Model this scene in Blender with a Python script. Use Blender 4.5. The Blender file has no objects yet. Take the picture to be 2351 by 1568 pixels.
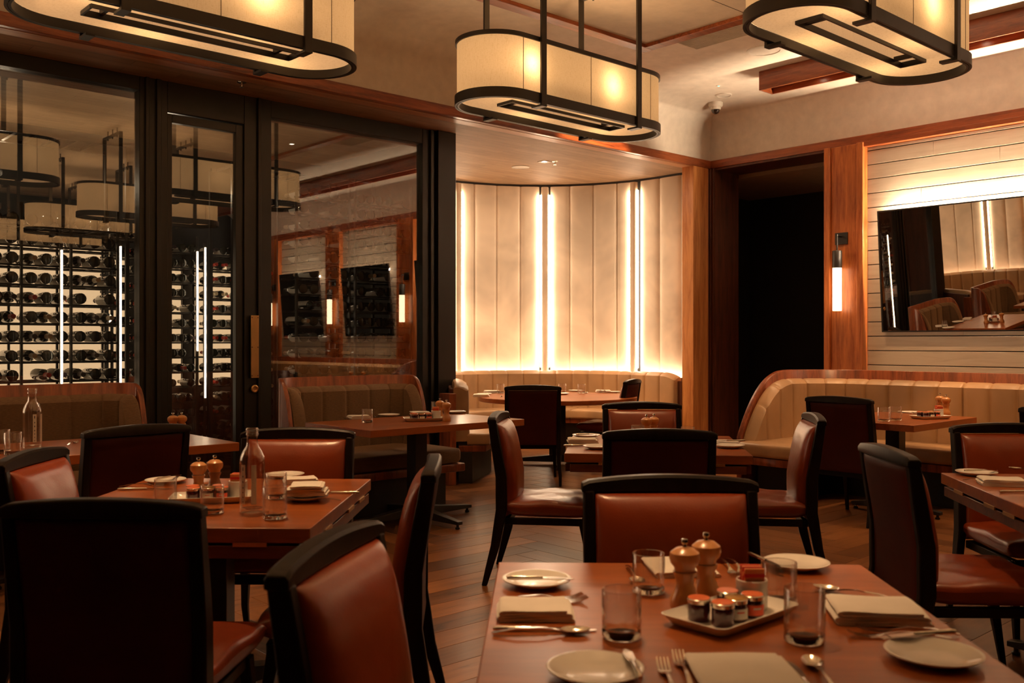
import bpy, math, random
from math import sin, cos, pi, radians, sqrt, atan2, hypot
from mathutils import Vector, Matrix
random.seed(7)
sc = bpy.context.scene
COL = sc.collection

# ---------------------------------------------------------------- camera, world, exposure
FPX, CAMH, YAW = 2180.0, 1.35, radians(42.1)
CX, CY = -9.75, -7.11
cam = bpy.data.cameras.new('camera'); cam.lens = FPX / 2351 * 36; cam.sensor_width = 36
cam.clip_start = .05; cam.clip_end = 60
camo = bpy.data.objects.new('camera', cam); COL.objects.link(camo)
camo.location = (CX, CY, CAMH); camo.rotation_euler = (pi / 2, 0, -YAW)
sc.camera = camo
cam.dof.use_dof = True; cam.dof.focus_distance = 6.8; cam.dof.aperture_fstop = 5.0
w = bpy.data.worlds.new('world'); sc.world = w; w.use_nodes = True
w.node_tree.nodes['Background'].inputs[0].default_value = (1, .6, .3, 1)
w.node_tree.nodes['Background'].inputs[1].default_value = .004
vs = sc.view_settings
vs.view_transform = 'Standard'; vs.look = 'None'; vs.gamma = 1; vs.exposure = 0.3; vs.use_curve_mapping = False
cy = sc.cycles
cy.max_bounces = 7; cy.diffuse_bounces = 3; cy.glossy_bounces = 4; cy.transmission_bounces = 5
cy.transparent_max_bounces = 24; cy.caustics_reflective = False; cy.caustics_refractive = False
cy.sample_clamp_indirect = 3.0; cy.blur_glossy = 1.0; cy.use_denoising = True

WARM = (1, .56, .26); LEDC = (1, .73, .48); CELLAR = (1, .78, .52)

# ---------------------------------------------------------------- coordinates
def cw(X, Y):                      # metres right / ahead of the camera -> room x, y
    return (CX + cos(YAW) * X + sin(YAW) * Y, CY - sin(YAW) * X + cos(YAW) * Y)
def at(px, py, z):                 # where a sight line meets the height z
    Y = FPX * (z - CAMH) / (784 - py); x, y = cw((px - 1175.5) / FPX * Y, Y)
    return Vector((x, y, z))
def camdir(deg): return radians(deg) - YAW

# ---------------------------------------------------------------- materials
def newmat(name):
    m = bpy.data.materials.new(name); m.use_nodes = True
    return m, m.node_tree, m.node_tree.nodes['Principled BSDF']
def sets(b, color=None, rough=None, metal=None, spec=None, coat=None, coatr=None, sheen=None):
    I = b.inputs
    if color is not None: I['Base Color'].default_value = (*color, 1)
    if rough is not None: I['Roughness'].default_value = rough
    if metal is not None: I['Metallic'].default_value = metal
    if spec is not None: I['Specular IOR Level'].default_value = spec
    if coat is not None: I['Coat Weight'].default_value = coat
    if coatr is not None: I['Coat Roughness'].default_value = coatr
    if sheen is not None: I['Sheen Weight'].default_value = sheen
def coords(nt, scale=(1, 1, 1), kind='Object', rot=(0, 0, 0)):
    tc = nt.nodes.new('ShaderNodeTexCoord'); mp = nt.nodes.new('ShaderNodeMapping')
    mp.inputs['Scale'].default_value = scale; mp.inputs['Rotation'].default_value = rot
    nt.links.new(tc.outputs[kind], mp.inputs[0]); return mp.outputs[0]
def noise(nt, vec, scale=5, detail=4, rough=.55, dist=0):
    n = nt.nodes.new('ShaderNodeTexNoise'); n.inputs['Scale'].default_value = scale
    n.inputs['Detail'].default_value = detail; n.inputs['Roughness'].default_value = rough
    n.inputs['Distortion'].default_value = dist; nt.links.new(vec, n.inputs['Vector']); return n.outputs[0]
def ramp(nt, fac, stops):
    r = nt.nodes.new('ShaderNodeValToRGB'); e = r.color_ramp.elements
    e[0].position, e[0].color = stops[0][0], (*stops[0][1], 1)
    e[1].position, e[1].color = stops[-1][0], (*stops[-1][1], 1)
    for p, c in stops[1:-1]:
        k = e.new(p); k.color = (*c, 1)
    nt.links.new(fac, r.inputs[0]); return r.outputs[0]
def bump(nt, b, h, strength, dist=.01):
    n = nt.nodes.new('ShaderNodeBump'); n.inputs['Strength'].default_value = strength; n.inputs['Distance'].default_value = dist
    nt.links.new(h, n.inputs['Height']); nt.links.new(n.outputs[0], b.inputs['Normal'])
def plain(name, color, rough=.5, metal=0, **k):
    m, nt, b = newmat(name); sets(b, color, rough, metal, **k)
    n = noise(nt, coords(nt), 9, 3)
    c = ramp(nt, n, [(.3, tuple(v * .92 for v in color)), (.7, tuple(min(1, v * 1.06) for v in color))])
    nt.links.new(c, b.inputs['Base Color']); return m
def wood(name, dark, light, scale=(1, 12, 12), rough=.35, rot=(0, 0, 0), kind='Object', s=2.2, coat=.0, bmp=.08):
    m, nt, b = newmat(name); sets(b, light, rough, coat=coat, coatr=.15)
    v = coords(nt, scale, kind, rot)
    n1 = noise(nt, v, s, 6, .6, .6); n2 = noise(nt, v, s * 5, 4, .7, .2)
    mx = nt.nodes.new('ShaderNodeMath'); mx.operation = 'MULTIPLY_ADD'; mx.inputs[1].default_value = .35
    nt.links.new(n2, mx.inputs[0]); nt.links.new(n1, mx.inputs[2])
    mid = tuple((a + c) / 2 for a, c in zip(dark, light))
    c = ramp(nt, mx.outputs[0], [(.48, dark), (.66, mid), (.86, light)])
    nt.links.new(c, b.inputs['Base Color']); bump(nt, b, n2, bmp, .004); return m
def leather(name, color, rough=.38, wrinkle=.25, coat=.15, s=3.2):
    m, nt, b = newmat(name); sets(b, color, rough, coat=coat, coatr=.25)
    v = coords(nt); n1 = noise(nt, v, s, 3, .5, .5); n2 = noise(nt, v, 160, 2)
    c = ramp(nt, n1, [(.3, tuple(x * .7 for x in color)), (.7, tuple(min(1, x * 1.15) for x in color))])
    nt.links.new(c, b.inputs['Base Color'])
    mx = nt.nodes.new('ShaderNodeMath'); mx.operation = 'MULTIPLY_ADD'; mx.inputs[1].default_value = .03
    nt.links.new(n2, mx.inputs[0]); nt.links.new(n1, mx.inputs[2]); bump(nt, b, mx.outputs[0], wrinkle, .03); return m
def emis(name, color, strength):
    m, nt, b = newmat(name); sets(b, (.02, .02, .02), .6)
    b.inputs['Emission Color'].default_value = (*color, 1); b.inputs['Emission Strength'].default_value = strength; return m
def clear(name, tint=(1, 1, 1), ior=1.5, gain=1.0, rough=.0, base=.02):
    m = bpy.data.materials.new(name); m.use_nodes = True; nt = m.node_tree; nt.nodes.clear()
    o = nt.nodes.new('ShaderNodeOutputMaterial'); mix = nt.nodes.new('ShaderNodeMixShader')
    t = nt.nodes.new('ShaderNodeBsdfTransparent'); t.inputs[0].default_value = (*tint, 1)
    g = nt.nodes.new('ShaderNodeBsdfGlossy'); g.inputs['Roughness'].default_value = rough; g.inputs[0].default_value = (1, 1, 1, 1)
    lw = nt.nodes.new('ShaderNodeLayerWeight'); lw.inputs[0].default_value = .5
    fr = nt.nodes.new('ShaderNodeMath'); fr.operation = 'POWER'; fr.inputs[1].default_value = 5 if ior < 1.5 else 4
    if name == 'clear_glass': fr.inputs[1].default_value = 2.6
    nt.links.new(lw.outputs['Facing'], fr.inputs[0])
    ma = nt.nodes.new('ShaderNodeMath'); ma.operation = 'MULTIPLY_ADD'; ma.use_clamp = True
    ma.inputs[1].default_value = gain; ma.inputs[2].default_value = base
    nt.links.new(fr.outputs[0], ma.inputs[0]); nt.links.new(ma.outputs[0], mix.inputs[0])
    nt.links.new(t.outputs[0], mix.inputs[1]); nt.links.new(g.outputs[0], mix.inputs[2]); nt.links.new(mix.outputs[0], o.inputs[0]); return m

M = {}
M['paint'] = plain('warm_white_paint', (.74, .67, .58), .75)
M['raft'] = plain('raft_paint', (.50, .43, .35), .8)
M['trimwood'] = wood('red_walnut_trim', (.10, .022, .008), (.36, .10, .032), (1, 9, 9), .3)
M['trimwoody'] = wood('red_walnut_beam', (.12, .026, .009), (.34, .09, .028), (9, .8, 9), .3)
M['postwood'] = wood('red_walnut_upright', (.26, .060, .014), (.60, .20, .055), (9, 9, .8), .32, s=2.0)
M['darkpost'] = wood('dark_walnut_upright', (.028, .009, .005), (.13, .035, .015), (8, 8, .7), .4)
M['shellwood'] = wood('walnut_shell', (.10, .022, .009), (.34, .09, .03), (7, 7, .9), .28)
M['tabletop'] = wood('walnut_tabletop', (.19, .046, .010), (.36, .100, .022), (.9, 7, 7), .28, s=1.3, coat=.05, bmp=.02)
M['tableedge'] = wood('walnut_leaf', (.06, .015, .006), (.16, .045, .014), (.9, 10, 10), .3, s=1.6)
M['frame'] = plain('black_metal', (.016, .014, .012), .38)
M['framedark'] = plain('black_lacquer', (.012, .010, .009), .5)
M['lampmetal'] = plain('bronze_black_metal', (.022, .018, .014), .42, .3)
M['chairwood'] = wood('espresso_wood', (.005, .003, .002), (.013, .007, .004), (6, 6, 1), .38)
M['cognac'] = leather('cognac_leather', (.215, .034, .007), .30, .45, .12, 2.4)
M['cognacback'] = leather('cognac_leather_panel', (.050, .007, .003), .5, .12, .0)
M['tan'] = leather('tan_leather', (.44, .27, .14), .42, .12, .1, 2.0)
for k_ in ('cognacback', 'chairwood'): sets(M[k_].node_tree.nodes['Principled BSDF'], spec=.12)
M['cushwall'] = leather('cream_upholstery', (.78, .66, .52), .6, .05, 0, 1.5)
M['white'] = plain('porcelain', (.80, .77, .72), .2, coat=.3)
M['linen'] = plain('linen', (.80, .76, .70), .85, sheen=.2)
M['steel'] = plain('polished_steel', (.75, .70, .62), .16, 1)
M['brass'] = plain('brass', (.80, .50, .20), .35, 1)
M['mill'] = wood('beech_mill', (.48, .20, .06), (.62, .29, .09), (12, 12, 1.5), .3, s=1.5, coat=.3)
M['millbody'] = wood('beech_mill_dark', (.20, .09, .04), (.32, .15, .07), (12, 12, 1.5), .4, s=1.5)
M['glass'] = clear('clear_glass', (.975, .965, .95), 1.45, 1.0, .015, .07)
m_, nt_, b_ = newmat('thick_glass'); sets(b_, (1, .98, .95), .02); b_.inputs['Transmission Weight'].default_value = 1; b_.inputs['IOR'].default_value = 1.45; M['thickglass'] = m_
M['pane'] = clear('cabinet_pane', (.93, .92, .90), 1.5, .95, 0, .185)
M['jam'] = plain('dark_jam', (.045, .006, .006), .12, coat=.6)
M['lid'] = plain('orange_lid', (.75, .17, .06), .35)
M['lidpink'] = plain('pink_lid', (.75, .28, .20), .35)
M['lidgold'] = plain('gold_lid', (.62, .36, .08), .3, .8)
M['label'] = plain('paper_label', (.72, .68, .60), .7)
M['redlabel'] = plain('red_label', (.70, .09, .03), .6)
M['ink'] = plain('label_ink', (.05, .05, .06), .6)
M['packet'] = plain('orange_packet', (.80, .30, .10), .6)
M['packetred'] = plain('red_packet', (.62, .03, .02), .6)
M['winegls'] = plain('dark_bottle_glass', (.012, .013, .008), .1, coat=.5)
M['foilred'] = plain('red_foil', (.55, .05, .03), .35, .3)
M['foilcream'] = plain('cream_foil', (.75, .62, .42), .4)
M['foildark'] = plain('dark_foil', (.05, .03, .03), .35, .3)
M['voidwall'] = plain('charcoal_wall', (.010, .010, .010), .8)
M['plastic'] = plain('white_plastic', (.75, .70, .62), .5)
M['dome'] = plain('smoked_dome', (.02, .015, .012), .08, coat=.6)
M['green'] = emis('green_indicator', (.1, 1, .6), 3)
M['led'] = emis('led_strip', LEDC, 24)
M['ledsoft'] = emis('led_cove_strip', LEDC, 50)
M['ledmirror'] = emis('led_mirror_strip', LEDC, 1250)
M['ledcellar'] = emis('led_cellar', CELLAR, 14)
M['backlit'] = emis('backlit_panel', (1, .66, .36), .95)
M['sconceglass'] = emis('opal_glass_lit', (1, .66, .38), 4.5)
M['downlens'] = emis('downlight_lens', (1, .82, .6), 12)
m, nt, b = newmat('brown_velvet'); sets(b, (.13, .075, .035), .9, sheen=.5); b.inputs['Sheen Tint'].default_value = (.9, .6, .35, 1)
n = noise(nt, coords(nt, (1, 1, 10)), 40, 4); nt.links.new(ramp(nt, n, [(.3, (.085, .048, .022)), (.7, (.17, .10, .05))]), b.inputs['Base Color']); bump(nt, b, n, .3, .003)
M['velvet'] = m
m, nt, b = newmat('mirror_glass'); sets(b, (.9, .88, .84), .0, 1); M['mirror'] = m
# linen lamp shade: cloth that lets the bulbs behind it shine through
m = bpy.data.materials.new('linen_shade'); m.use_nodes = True; nt = m.node_tree; b = nt.nodes['Principled BSDF']
sets(b, (.72, .60, .42), .9); out = nt.nodes['Material Output']
tr = nt.nodes.new('ShaderNodeBsdfTranslucent'); mix = nt.nodes.new('ShaderNodeMixShader'); mix.inputs[0].default_value = .55
v = coords(nt, (1, 1, 1)); wv = noise(nt, coords(nt, (60, 60, 400)), 1.2, 3); wh = noise(nt, coords(nt, (300, 300, 20)), 1.2, 3)
ad = nt.nodes.new('ShaderNodeMath'); ad.operation = 'ADD'; nt.links.new(wv, ad.inputs[0]); nt.links.new(wh, ad.inputs[1])
cl = ramp(nt, ad.outputs[0], [(.7, (.62, .45, .24)), (1.2, (.80, .64, .40))])
nt.links.new(ramp(nt, ad.outputs[0], [(.7, (.100, .080, .055)), (1.2, (.155, .13, .095))]), tr.inputs[0]); nt.links.new(cl, b.inputs['Base Color'])
b.inputs['Emission Color'].default_value = (1, .56, .24, 1); b.inputs['Emission Strength'].default_value = .42
nt.links.new(b.outputs[0], mix.inputs[1]); nt.links.new(tr.outputs[0], mix.inputs[2]); nt.links.new(mix.outputs[0], out.inputs[0]); M['shade'] = m
m = m.copy(); m.name = 'linen_diffuser'; m.node_tree.nodes['Principled BSDF'].inputs['Emission Strength'].default_value = .68
m.node_tree.nodes['Principled BSDF'].inputs['Emission Color'].default_value = (1, .56, .26, 1); M['diffuser'] = m
# floor: herringbone oak, every plank its own tone
m, nt, b = newmat('smoked_oak_planks'); sets(b, rough=.30)
geo = nt.nodes.new('ShaderNodeNewGeometry')
at_ = nt.nodes.new('ShaderNodeUVMap'); at_.uv_map = 'plank'
mp = nt.nodes.new('ShaderNodeMapping'); mp.inputs['Scale'].default_value = (.8, 6, 1); nt.links.new(at_.outputs[0], mp.inputs[0])
n1 = noise(nt, mp.outputs[0], 1.6, 6, .65, 1.2)
hs = ramp(nt, n1, [(.34, (.07, .027, .009)), (.42, (.18, .078, .028)), (.7, (.27, .12, .045))])
mul = nt.nodes.new('ShaderNodeMix'); mul.data_type = 'RGBA'; mul.blend_type = 'MULTIPLY'; mul.inputs[0].default_value = 1
tone = ramp(nt, geo.outputs['Random Per Island'], [(0, (.35, .30, .26)), (1, (1.3, 1.2, 1.1))])
nt.links.new(hs, mul.inputs[6]); nt.links.new(tone, mul.inputs[7]); nt.links.new(mul.outputs[2], b.inputs['Base Color']); bump(nt, b, n1, .25, .004)
M['floor'] = m
# plank soffit
def planks(name, cols, sx, sy, rot=0, rough=.5, mortar=.002):
    m, nt, b = newmat(name); sets(b, rough=rough)
    v = coords(nt, (1, 1, 1), 'Object', (0, 0, rot)); br = nt.nodes.new('ShaderNodeTexBrick')
    br.inputs['Scale'].default_value = 1; br.inputs['Brick Width'].default_value = sx; br.inputs['Row Height'].default_value = sy
    br.inputs['Mortar Size'].default_value = mortar; br.offset = .37; br.offset_frequency = 2
    br.inputs['Color1'].default_value = (*cols[0], 1); br.inputs['Color2'].default_value = (*cols[1], 1); br.inputs['Mortar'].default_value = (*cols[2], 1)
    nt.links.new(v, br.inputs['Vector']); gr = noise(nt, coords(nt, (1.5, 18, 18)), 2, 5, .6, .4)
    mul = nt.nodes.new('ShaderNodeMix'); mul.data_type = 'RGBA'; mul.blend_type = 'MULTIPLY'; mul.inputs[0].default_value = 1
    nt.links.new(br.outputs[0], mul.inputs[6]); nt.links.new(ramp(nt, gr, [(.3, (.7, .7, .7)), (.7, (1.1, 1.1, 1.1))]), mul.inputs[7])
    nt.links.new(mul.outputs[2], b.inputs['Base Color']); return m
M['soffit'] = planks('plank_soffit', ((.36, .22, .12), (.27, .155, .08), (.12, .07, .04)), 1.1, .115, 0, .62)
m, nt, b = newmat('whitewashed_boards'); sets(b, rough=.6)
gr = noise(nt, coords(nt, (14, 1.1, 14)), 1.6, 6, .6, .8)
nt.links.new(ramp(nt, gr, [(.25, (.54, .45, .34)), (.5, (.63, .54, .42)), (.8, (.68, .60, .48))]), b.inputs['Base Color']); bump(nt, b, gr, .15, .004)
M['shiplap'] = m

# ---------------------------------------------------------------- mesh helpers
def join(*parts):
    V, F = [], []
    for v, f in parts:
        o = len(V); V += list(v); F += [tuple(i + o for i in q) for q in f]
    return V, F
def box(x0, x1, y0, y1, z0, z1):
    V = [(x, y, z) for z in (z0, z1) for y in (y0, y1) for x in (x0, x1)]
    return V, [(0, 2, 3, 1), (4, 5, 7, 6), (0, 1, 5, 4), (2, 6, 7, 3), (0, 4, 6, 2), (1, 3, 7, 5)]
def xf(g, mat):
    return [tuple(mat @ Vector(v)) for v in g[0]], g[1]
def T(x=0, y=0, z=0, rz=0, rx=0, ry=0, s=1):
    return Matrix.Translation((x, y, z)) @ Matrix.Rotation(rz, 4, 'Z') @ Matrix.Rotation(ry, 4, 'Y') @ Matrix.Rotation(rx, 4, 'X') @ Matrix.Scale(s, 4)
def lathe(prof, n=32, a0=0, a1=2 * pi, closed=True):
    V, F = [], []; k = len(prof)
    m = n if closed else n + 1
    for i in range(m):
        a = a0 + (a1 - a0) * i / n
        V += [(r * cos(a), r * sin(a), z) for r, z in prof]
    for i in range(n):
        j = (i + 1) % m
        for q in range(k - 1):
            F.append((i * k + q, j * k + q, j * k + q + 1, i * k + q + 1))
    return V, F
def prism(poly, z0, z1):
    n = len(poly)
    V = [(x, y, z0) for x, y in poly] + [(x, y, z1) for x, y in poly]
    F = [tuple(range(n))[::-1], tuple(range(n, 2 * n))] + [(i, (i + 1) % n, n + (i + 1) % n, n + i) for i in range(n)]
    return V, F
def sweep(path, secs, cap=True):   # path: points, secs: list of closed 3-D loops already placed
    V, F = [], []; k = len(secs[0])
    for s in secs: V += s
    for i in range(len(secs) - 1):
        for q in range(k):
            F.append((i * k + q, i * k + (q + 1) % k, (i + 1) * k + (q + 1) % k, (i + 1) * k + q))
    if cap: F += [tuple(range(k))[::-1], tuple(range((len(secs) - 1) * k, len(secs) * k))]
    return V, F
def bar(pts, wx, wy):              # rectangular bar through pts, section in x/y at every point (for mostly upright bars)
    secs = []
    for i, p in enumerate(pts):
        a = wx[i] if isinstance(wx, (list, tuple)) else wx; b = wy[i] if isinstance(wy, (list, tuple)) else wy
        secs.append([(p[0] + sx * a / 2, p[1] + sy * b / 2, p[2]) for sx, sy in ((-1, -1), (1, -1), (1, 1), (-1, 1))])
    return sweep(pts, secs)
def tube(pts, r, n=10):
    secs = []
    P = [Vector(p) for p in pts]
    for i, p in enumerate(P):
        d = (P[min(i + 1, len(P) - 1)] - P[max(i - 1, 0)]).normalized()
        a = d.cross(Vector((0, 0, 1)));
        if a.length < 1e-3: a = d.cross(Vector((1, 0, 0)))
        a.normalize(); b = d.cross(a); rr = r[i] if isinstance(r, (list, tuple)) else r
        secs.append([tuple(p + a * rr * cos(t * 2 * pi / n) + b * rr * sin(t * 2 * pi / n)) for t in range(n)])
    return sweep(pts, secs)
def pillow(hx, hy, t, p=6, nx=18, ny=18, back=.25):  # cushion: flat bottom z=0, crown height t
    V, F = [], []
    us = [sin(pi / 2 * (2 * i / nx - 1)) for i in range(nx + 1)]; vs_ = [sin(pi / 2 * (2 * j / ny - 1)) for j in range(ny + 1)]
    for sgn in (1, -1):
        for v in vs_:
            for u in us:
                h = max(0, (1 - abs(u) ** p) * (1 - abs(v) ** p)) ** .38
                V.append((u * hx, v * hy, t * (back + (1 - back) * h) if sgn > 0 else t * back * (1 - h)))
    N = (nx + 1) * (ny + 1)
    for j in range(ny):
        for i in range(nx):
            a = j * (nx + 1) + i; F.append((a, a + 1, a + nx + 2, a + nx + 1)); F.append((N + a, N + a + nx + 1, N + a + nx + 2, N + a + 1))
    ring = [i for i in range(nx + 1)] + [j * (nx + 1) + nx for j in range(1, ny + 1)] + [ny * (nx + 1) + i for i in range(nx - 1, -1, -1)] + [j * (nx + 1) for j in range(ny - 1, 0, -1)]
    for q in range(len(ring)):
        a, b_ = ring[q], ring[(q + 1) % len(ring)]; F.append((a, N + a, N + b_, b_))
    return V, F
def obj(name, g, mat, parent=None, bevel=0, smooth=40, loc=None, rz=0, seg=2):
    me = bpy.data.meshes.new(name); me.from_pydata([tuple(v) for v in g[0]], [], g[1]); me.validate(); me.update()
    for m_ in (mat if isinstance(mat, list) else [mat]): me.materials.append(M[m_] if isinstance(m_, str) else m_)
    if smooth:
        me.shade_smooth(); me.set_sharp_from_angle(angle=radians(smooth))
    o = bpy.data.objects.new(name, me); COL.objects.link(o)
    if parent: o.parent = parent
    if loc: o.location = loc
    if rz: o.rotation_euler.z = rz
    if bevel:
        md = o.modifiers.new('bevel', 'BEVEL'); md.width = bevel; md.segments = seg; md.limit_method = 'ANGLE'; md.angle_limit = radians(50)
        md.harden_normals = False
    return o
def thing(name, label, cat, loc=(0, 0, 0), rz=0, group=None):
    o = bpy.data.objects.new(name, None); COL.objects.link(o); o.location = loc; o.rotation_euler.z = rz
    o.empty_display_size = .1
    return tag(o, label, cat, group)
def tag(o, label, cat, group=None):
    o['label'] = label; o['category'] = cat
    if group: o['group'] = group
    return o
def struct(name, g, mat, **k):
    o = obj(name, g, mat, **k); o['kind'] = 'structure'; return o
def kids(o): return [c for c in bpy.data.objects if c.parent == o]
CH = {}
def dup(src, loc, rz=0, label=None, group=None):
    if src.name not in CH:
        CH[src.name] = [(c, kids(c)) for c in kids(src)]
    r = src.copy(); COL.objects.link(r); r.location = loc; r.rotation_euler.z = rz
    if label: r['label'] = label
    if group: r['group'] = group
    for c, gs in CH[src.name]:
        d = c.copy(); COL.objects.link(d); d.parent = r
        for g_ in gs:
            e = g_.copy(); COL.objects.link(e); e.parent = d
    return r
def light(name, kind, loc, energy, color=WARM, size=.05, rot=None, parent=None, **k):
    l = bpy.data.lights.new(name, kind); l.energy = energy; l.color = color
    if kind == 'SPOT': l.spot_size = radians(k.get('angle', 60)); l.spot_blend = k.get('blend', .5); l.shadow_soft_size = size
    elif kind == 'POINT': l.shadow_soft_size = size
    else: l.size = size
    o = bpy.data.objects.new(name, l); COL.objects.link(o); o.location = loc
    if rot: o.rotation_euler = rot
    if parent: o.parent = parent
    return o

# ================================================================ THE ROOM
ZT, ZS, ZC, ZR = 3.59, 3.50, 4.20, 4.17        # trim top, soffit, ceiling, raft
XL, YB = -11.85, -11.6                         # far left and rear ends of the room
# floor: herringbone planks lying parallel to the walls
def floor():
    W, n = .19, 5; V, F, UV = [], [], []; g = .0022
    def plank(x, y, lx, ly):
        x0, x1, y0, y1 = x * W, (x + lx) * W, y * W, (y + ly) * W
        x0, x1 = max(x0, XL), min(x1, 3.0); y0, y1 = max(y0, YB), min(y1, 3.4)
        if x1 - x0 < .01 or y1 - y0 < .01: return
        o = len(V); V.extend([(x0 + g, y0 + g, 0), (x1 - g, y0 + g, 0), (x1 - g, y1 - g, 0), (x0 + g, y1 - g, 0)])
        V.extend([(x0, y0, -.003), (x1, y0, -.003), (x1, y1, -.003), (x0, y1, -.003)])
        F.append((o, o + 1, o + 2, o + 3)); 
        for a, b_ in ((0, 1), (1, 2), (2, 3), (3, 0)): F.append((o + a, o + 4 + a, o + 4 + b_, o + b_))
        r1, r2 = random.random() * 9, random.random() * 9
        for v in V[o:]: UV.append((v[0] + r1, v[1] + r2) if lx > ly else (v[1] + r1, v[0] + r2))
    K = int(-XL / W) + 40
    for k in range(-K, 40):
        for m_ in range(-40, 40):
            yy = k + 2 * n * m_
            if YB / W - n < yy < 3.4 / W + n and XL / W - n < k < 3 / W + n: plank(k, yy, n, 1)
            y2 = k - 2 * n + 1 + 2 * n * m_
            if YB / W - n < y2 < 3.4 / W + n and XL / W - n < k < 3 / W + n: plank(k, y2, 1, n)
    me = bpy.data.meshes.new('floor'); me.from_pydata(V, [], F); uv = me.uv_layers.new(name='plank')
    for l in me.loops: uv.data[l.index].uv = UV[l.vertex_index]
    me.materials.append(M['floor']); o = bpy.data.objects.new('floor', me); COL.objects.link(o); o['kind'] = 'structure'
    return o
floor()
struct('floor_base', box(XL, 3, YB, 3.4, -.1, -.0035), 'framedark')
# ceiling with coved edges, one smooth skin over both walls
R = .34; V, F = [], []; NP = 14
for i in range(NP + 1):
    t = pi / 2 * i / NP; d = R * (1 - sin(pi / 2 - t)) if False else R * (1 - cos(t)); z = ZC - R + R * sin(t)
    V += [(XL, -d, z), (-d, -d, z), (-d, YB, z)]
V += [(XL, YB, ZC)]
for i in range(NP): a = 3 * i; F += [(a, a + 3, a + 4, a + 1), (a + 1, a + 4, a + 5, a + 2)]
a = 3 * NP; F.append((a, a + 3, a + 2, a + 1)); struct('ceiling', (V, F), 'paint', smooth=50)
struct('ceiling_raft', box(XL + .6, -2.68, YB + .6, -1.19, ZR, ZC + .02), 'raft')
struct('trim_1', join(box(XL + .6, -2.66, -1.28, -1.16, ZR - .035, ZR + .04), box(-2.78, -2.66, YB + .6, -1.28, ZR - .035, ZR + .04)), 'trimwood', bevel=.003)
# seam in the raft boards
struct('trim_2', join(box(XL + .6, -2.78, -2.402, -2.398, ZR - .002, ZR)), 'framedark')
# upper walls
struct('wall_front', box(XL, .12, 0, .10, ZT, ZC - R + .002), 'paint')
struct('wall_right', box(0, .12, YB, 0, ZT, ZC - R + .002), 'paint')
struct('trim_3', join(box(XL, .0, -.02, .04, ZS - .005, ZT)), 'trimwood', bevel=.004)
struct('trim_4', join(box(-.02, .04, YB, -.02, ZS - .005, ZT)), 'trimwoody', bevel=.004)
M['softboard'] = wood('walnut_soffit_board', (.34, .14, .06), (.52, .25, .11), (.8, 9, 9), .42)
struct('trim_5', box(XL, -.02, .04, .17, ZS - .008, ZS + .02), 'softboard')
struct('ceiling_soffit', box(XL, .1, .17, 3.2, ZS, ZS + .06), 'soffit')
# walls out of view, seen only in the glass and the mirror
struct('wall_left', box(XL - .1, XL, YB, 3.2, 0, ZC), 'darkpost')
struct('wall_back', box(XL, .0, YB - .1, YB, 0, ZC), 'voidwall')
# wall beside the passage and the passage itself (door_1)
M['litpost'] = wood('lit_walnut_upright', (.42, .14, .035), (.72, .33, .11), (9, 9, .8), .35, s=2.0)  # lighter copy of the upright walnut, light strip glow put into the colour
struct('door_1', join(box(-.36, -.06, -.012, .16, 0, ZS - .005)), 'litpost', bevel=.004)
struct('trim_6', join(box(-.055, -.035, -.008, .10, 0, ZS - .005), box(-.028, -.006, -.022, .10, 0, ZS - .005), box(-.012, .02, -.058, -.03, 0, ZS - .005)), 'darkpost', bevel=.003)
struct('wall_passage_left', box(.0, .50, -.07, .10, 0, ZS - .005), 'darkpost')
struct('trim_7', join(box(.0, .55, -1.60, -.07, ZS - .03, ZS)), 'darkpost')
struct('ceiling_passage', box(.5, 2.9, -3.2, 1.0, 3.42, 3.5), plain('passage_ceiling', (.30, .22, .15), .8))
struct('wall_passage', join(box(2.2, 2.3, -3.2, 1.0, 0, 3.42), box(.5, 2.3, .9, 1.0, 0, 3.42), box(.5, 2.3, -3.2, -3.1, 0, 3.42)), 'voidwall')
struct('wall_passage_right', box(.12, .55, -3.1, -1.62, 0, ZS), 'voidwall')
light('passage_fill', 'POINT', (1.35, -1.9, 2.9), 4, WARM, .1)  # added fill lamp without a fixture, lifts the dark passage ceiling
# pilasters and whitewashed board bays of the right wall
PIL = [(-1.60, -2.07), (-4.75, -5.22), (-7.12, -7.59), (-9.49, -9.96)]
for i, (y1, y0) in enumerate(PIL):
    struct('trim_%d' % (8 + i), join(box(-.07, .12, y0 + .085, y1 - .075, 0, ZS - .005), box(-.10, .12, y1 - .07, y1, 0, ZS - .005), box(-.12, .12, y0, y0 + .075, 0, ZS - .005), box(-.062, .1, y1 - .078, y1 - .068, 0, ZS - .005)), 'postwood', bevel=.005)
def boards(y0, y1):
    V, F = [], []; h = .154; z = .02
    while z < ZS - .06:
        z1 = min(z + h, ZS - .055); j = random.uniform(y0 + .5, y1 - .5); e = random.choice((0, .0))
        for a, b_ in ((y0, j), (j, y1)):
            g = box(-.02, .018, a + .0012, b_ - .0012, z + .0045, z1 - .0045); o = len(V); V += g[0]; F += [tuple(q + o for q in f) for f in g[1]]
        z += h
    return V, F
BAYS = [(-4.75, -2.07), (-7.12, -5.22), (-9.49, -7.59)]
for i, (y0, y1) in enumerate(BAYS):
    struct('wall_boards_%d' % (i + 1), boards(y0, y1), 'shiplap', bevel=.0015); struct('wall_batten_%d' % (i + 1), box(.02, .1, y0, y1, 0, ZS), 'framedark')
    struct('trim_%d' % (13 + i), join(box(-.10, .04, y0, y1, ZS - .055, ZS - .005)), 'trimwoody', bevel=.003)
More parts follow.
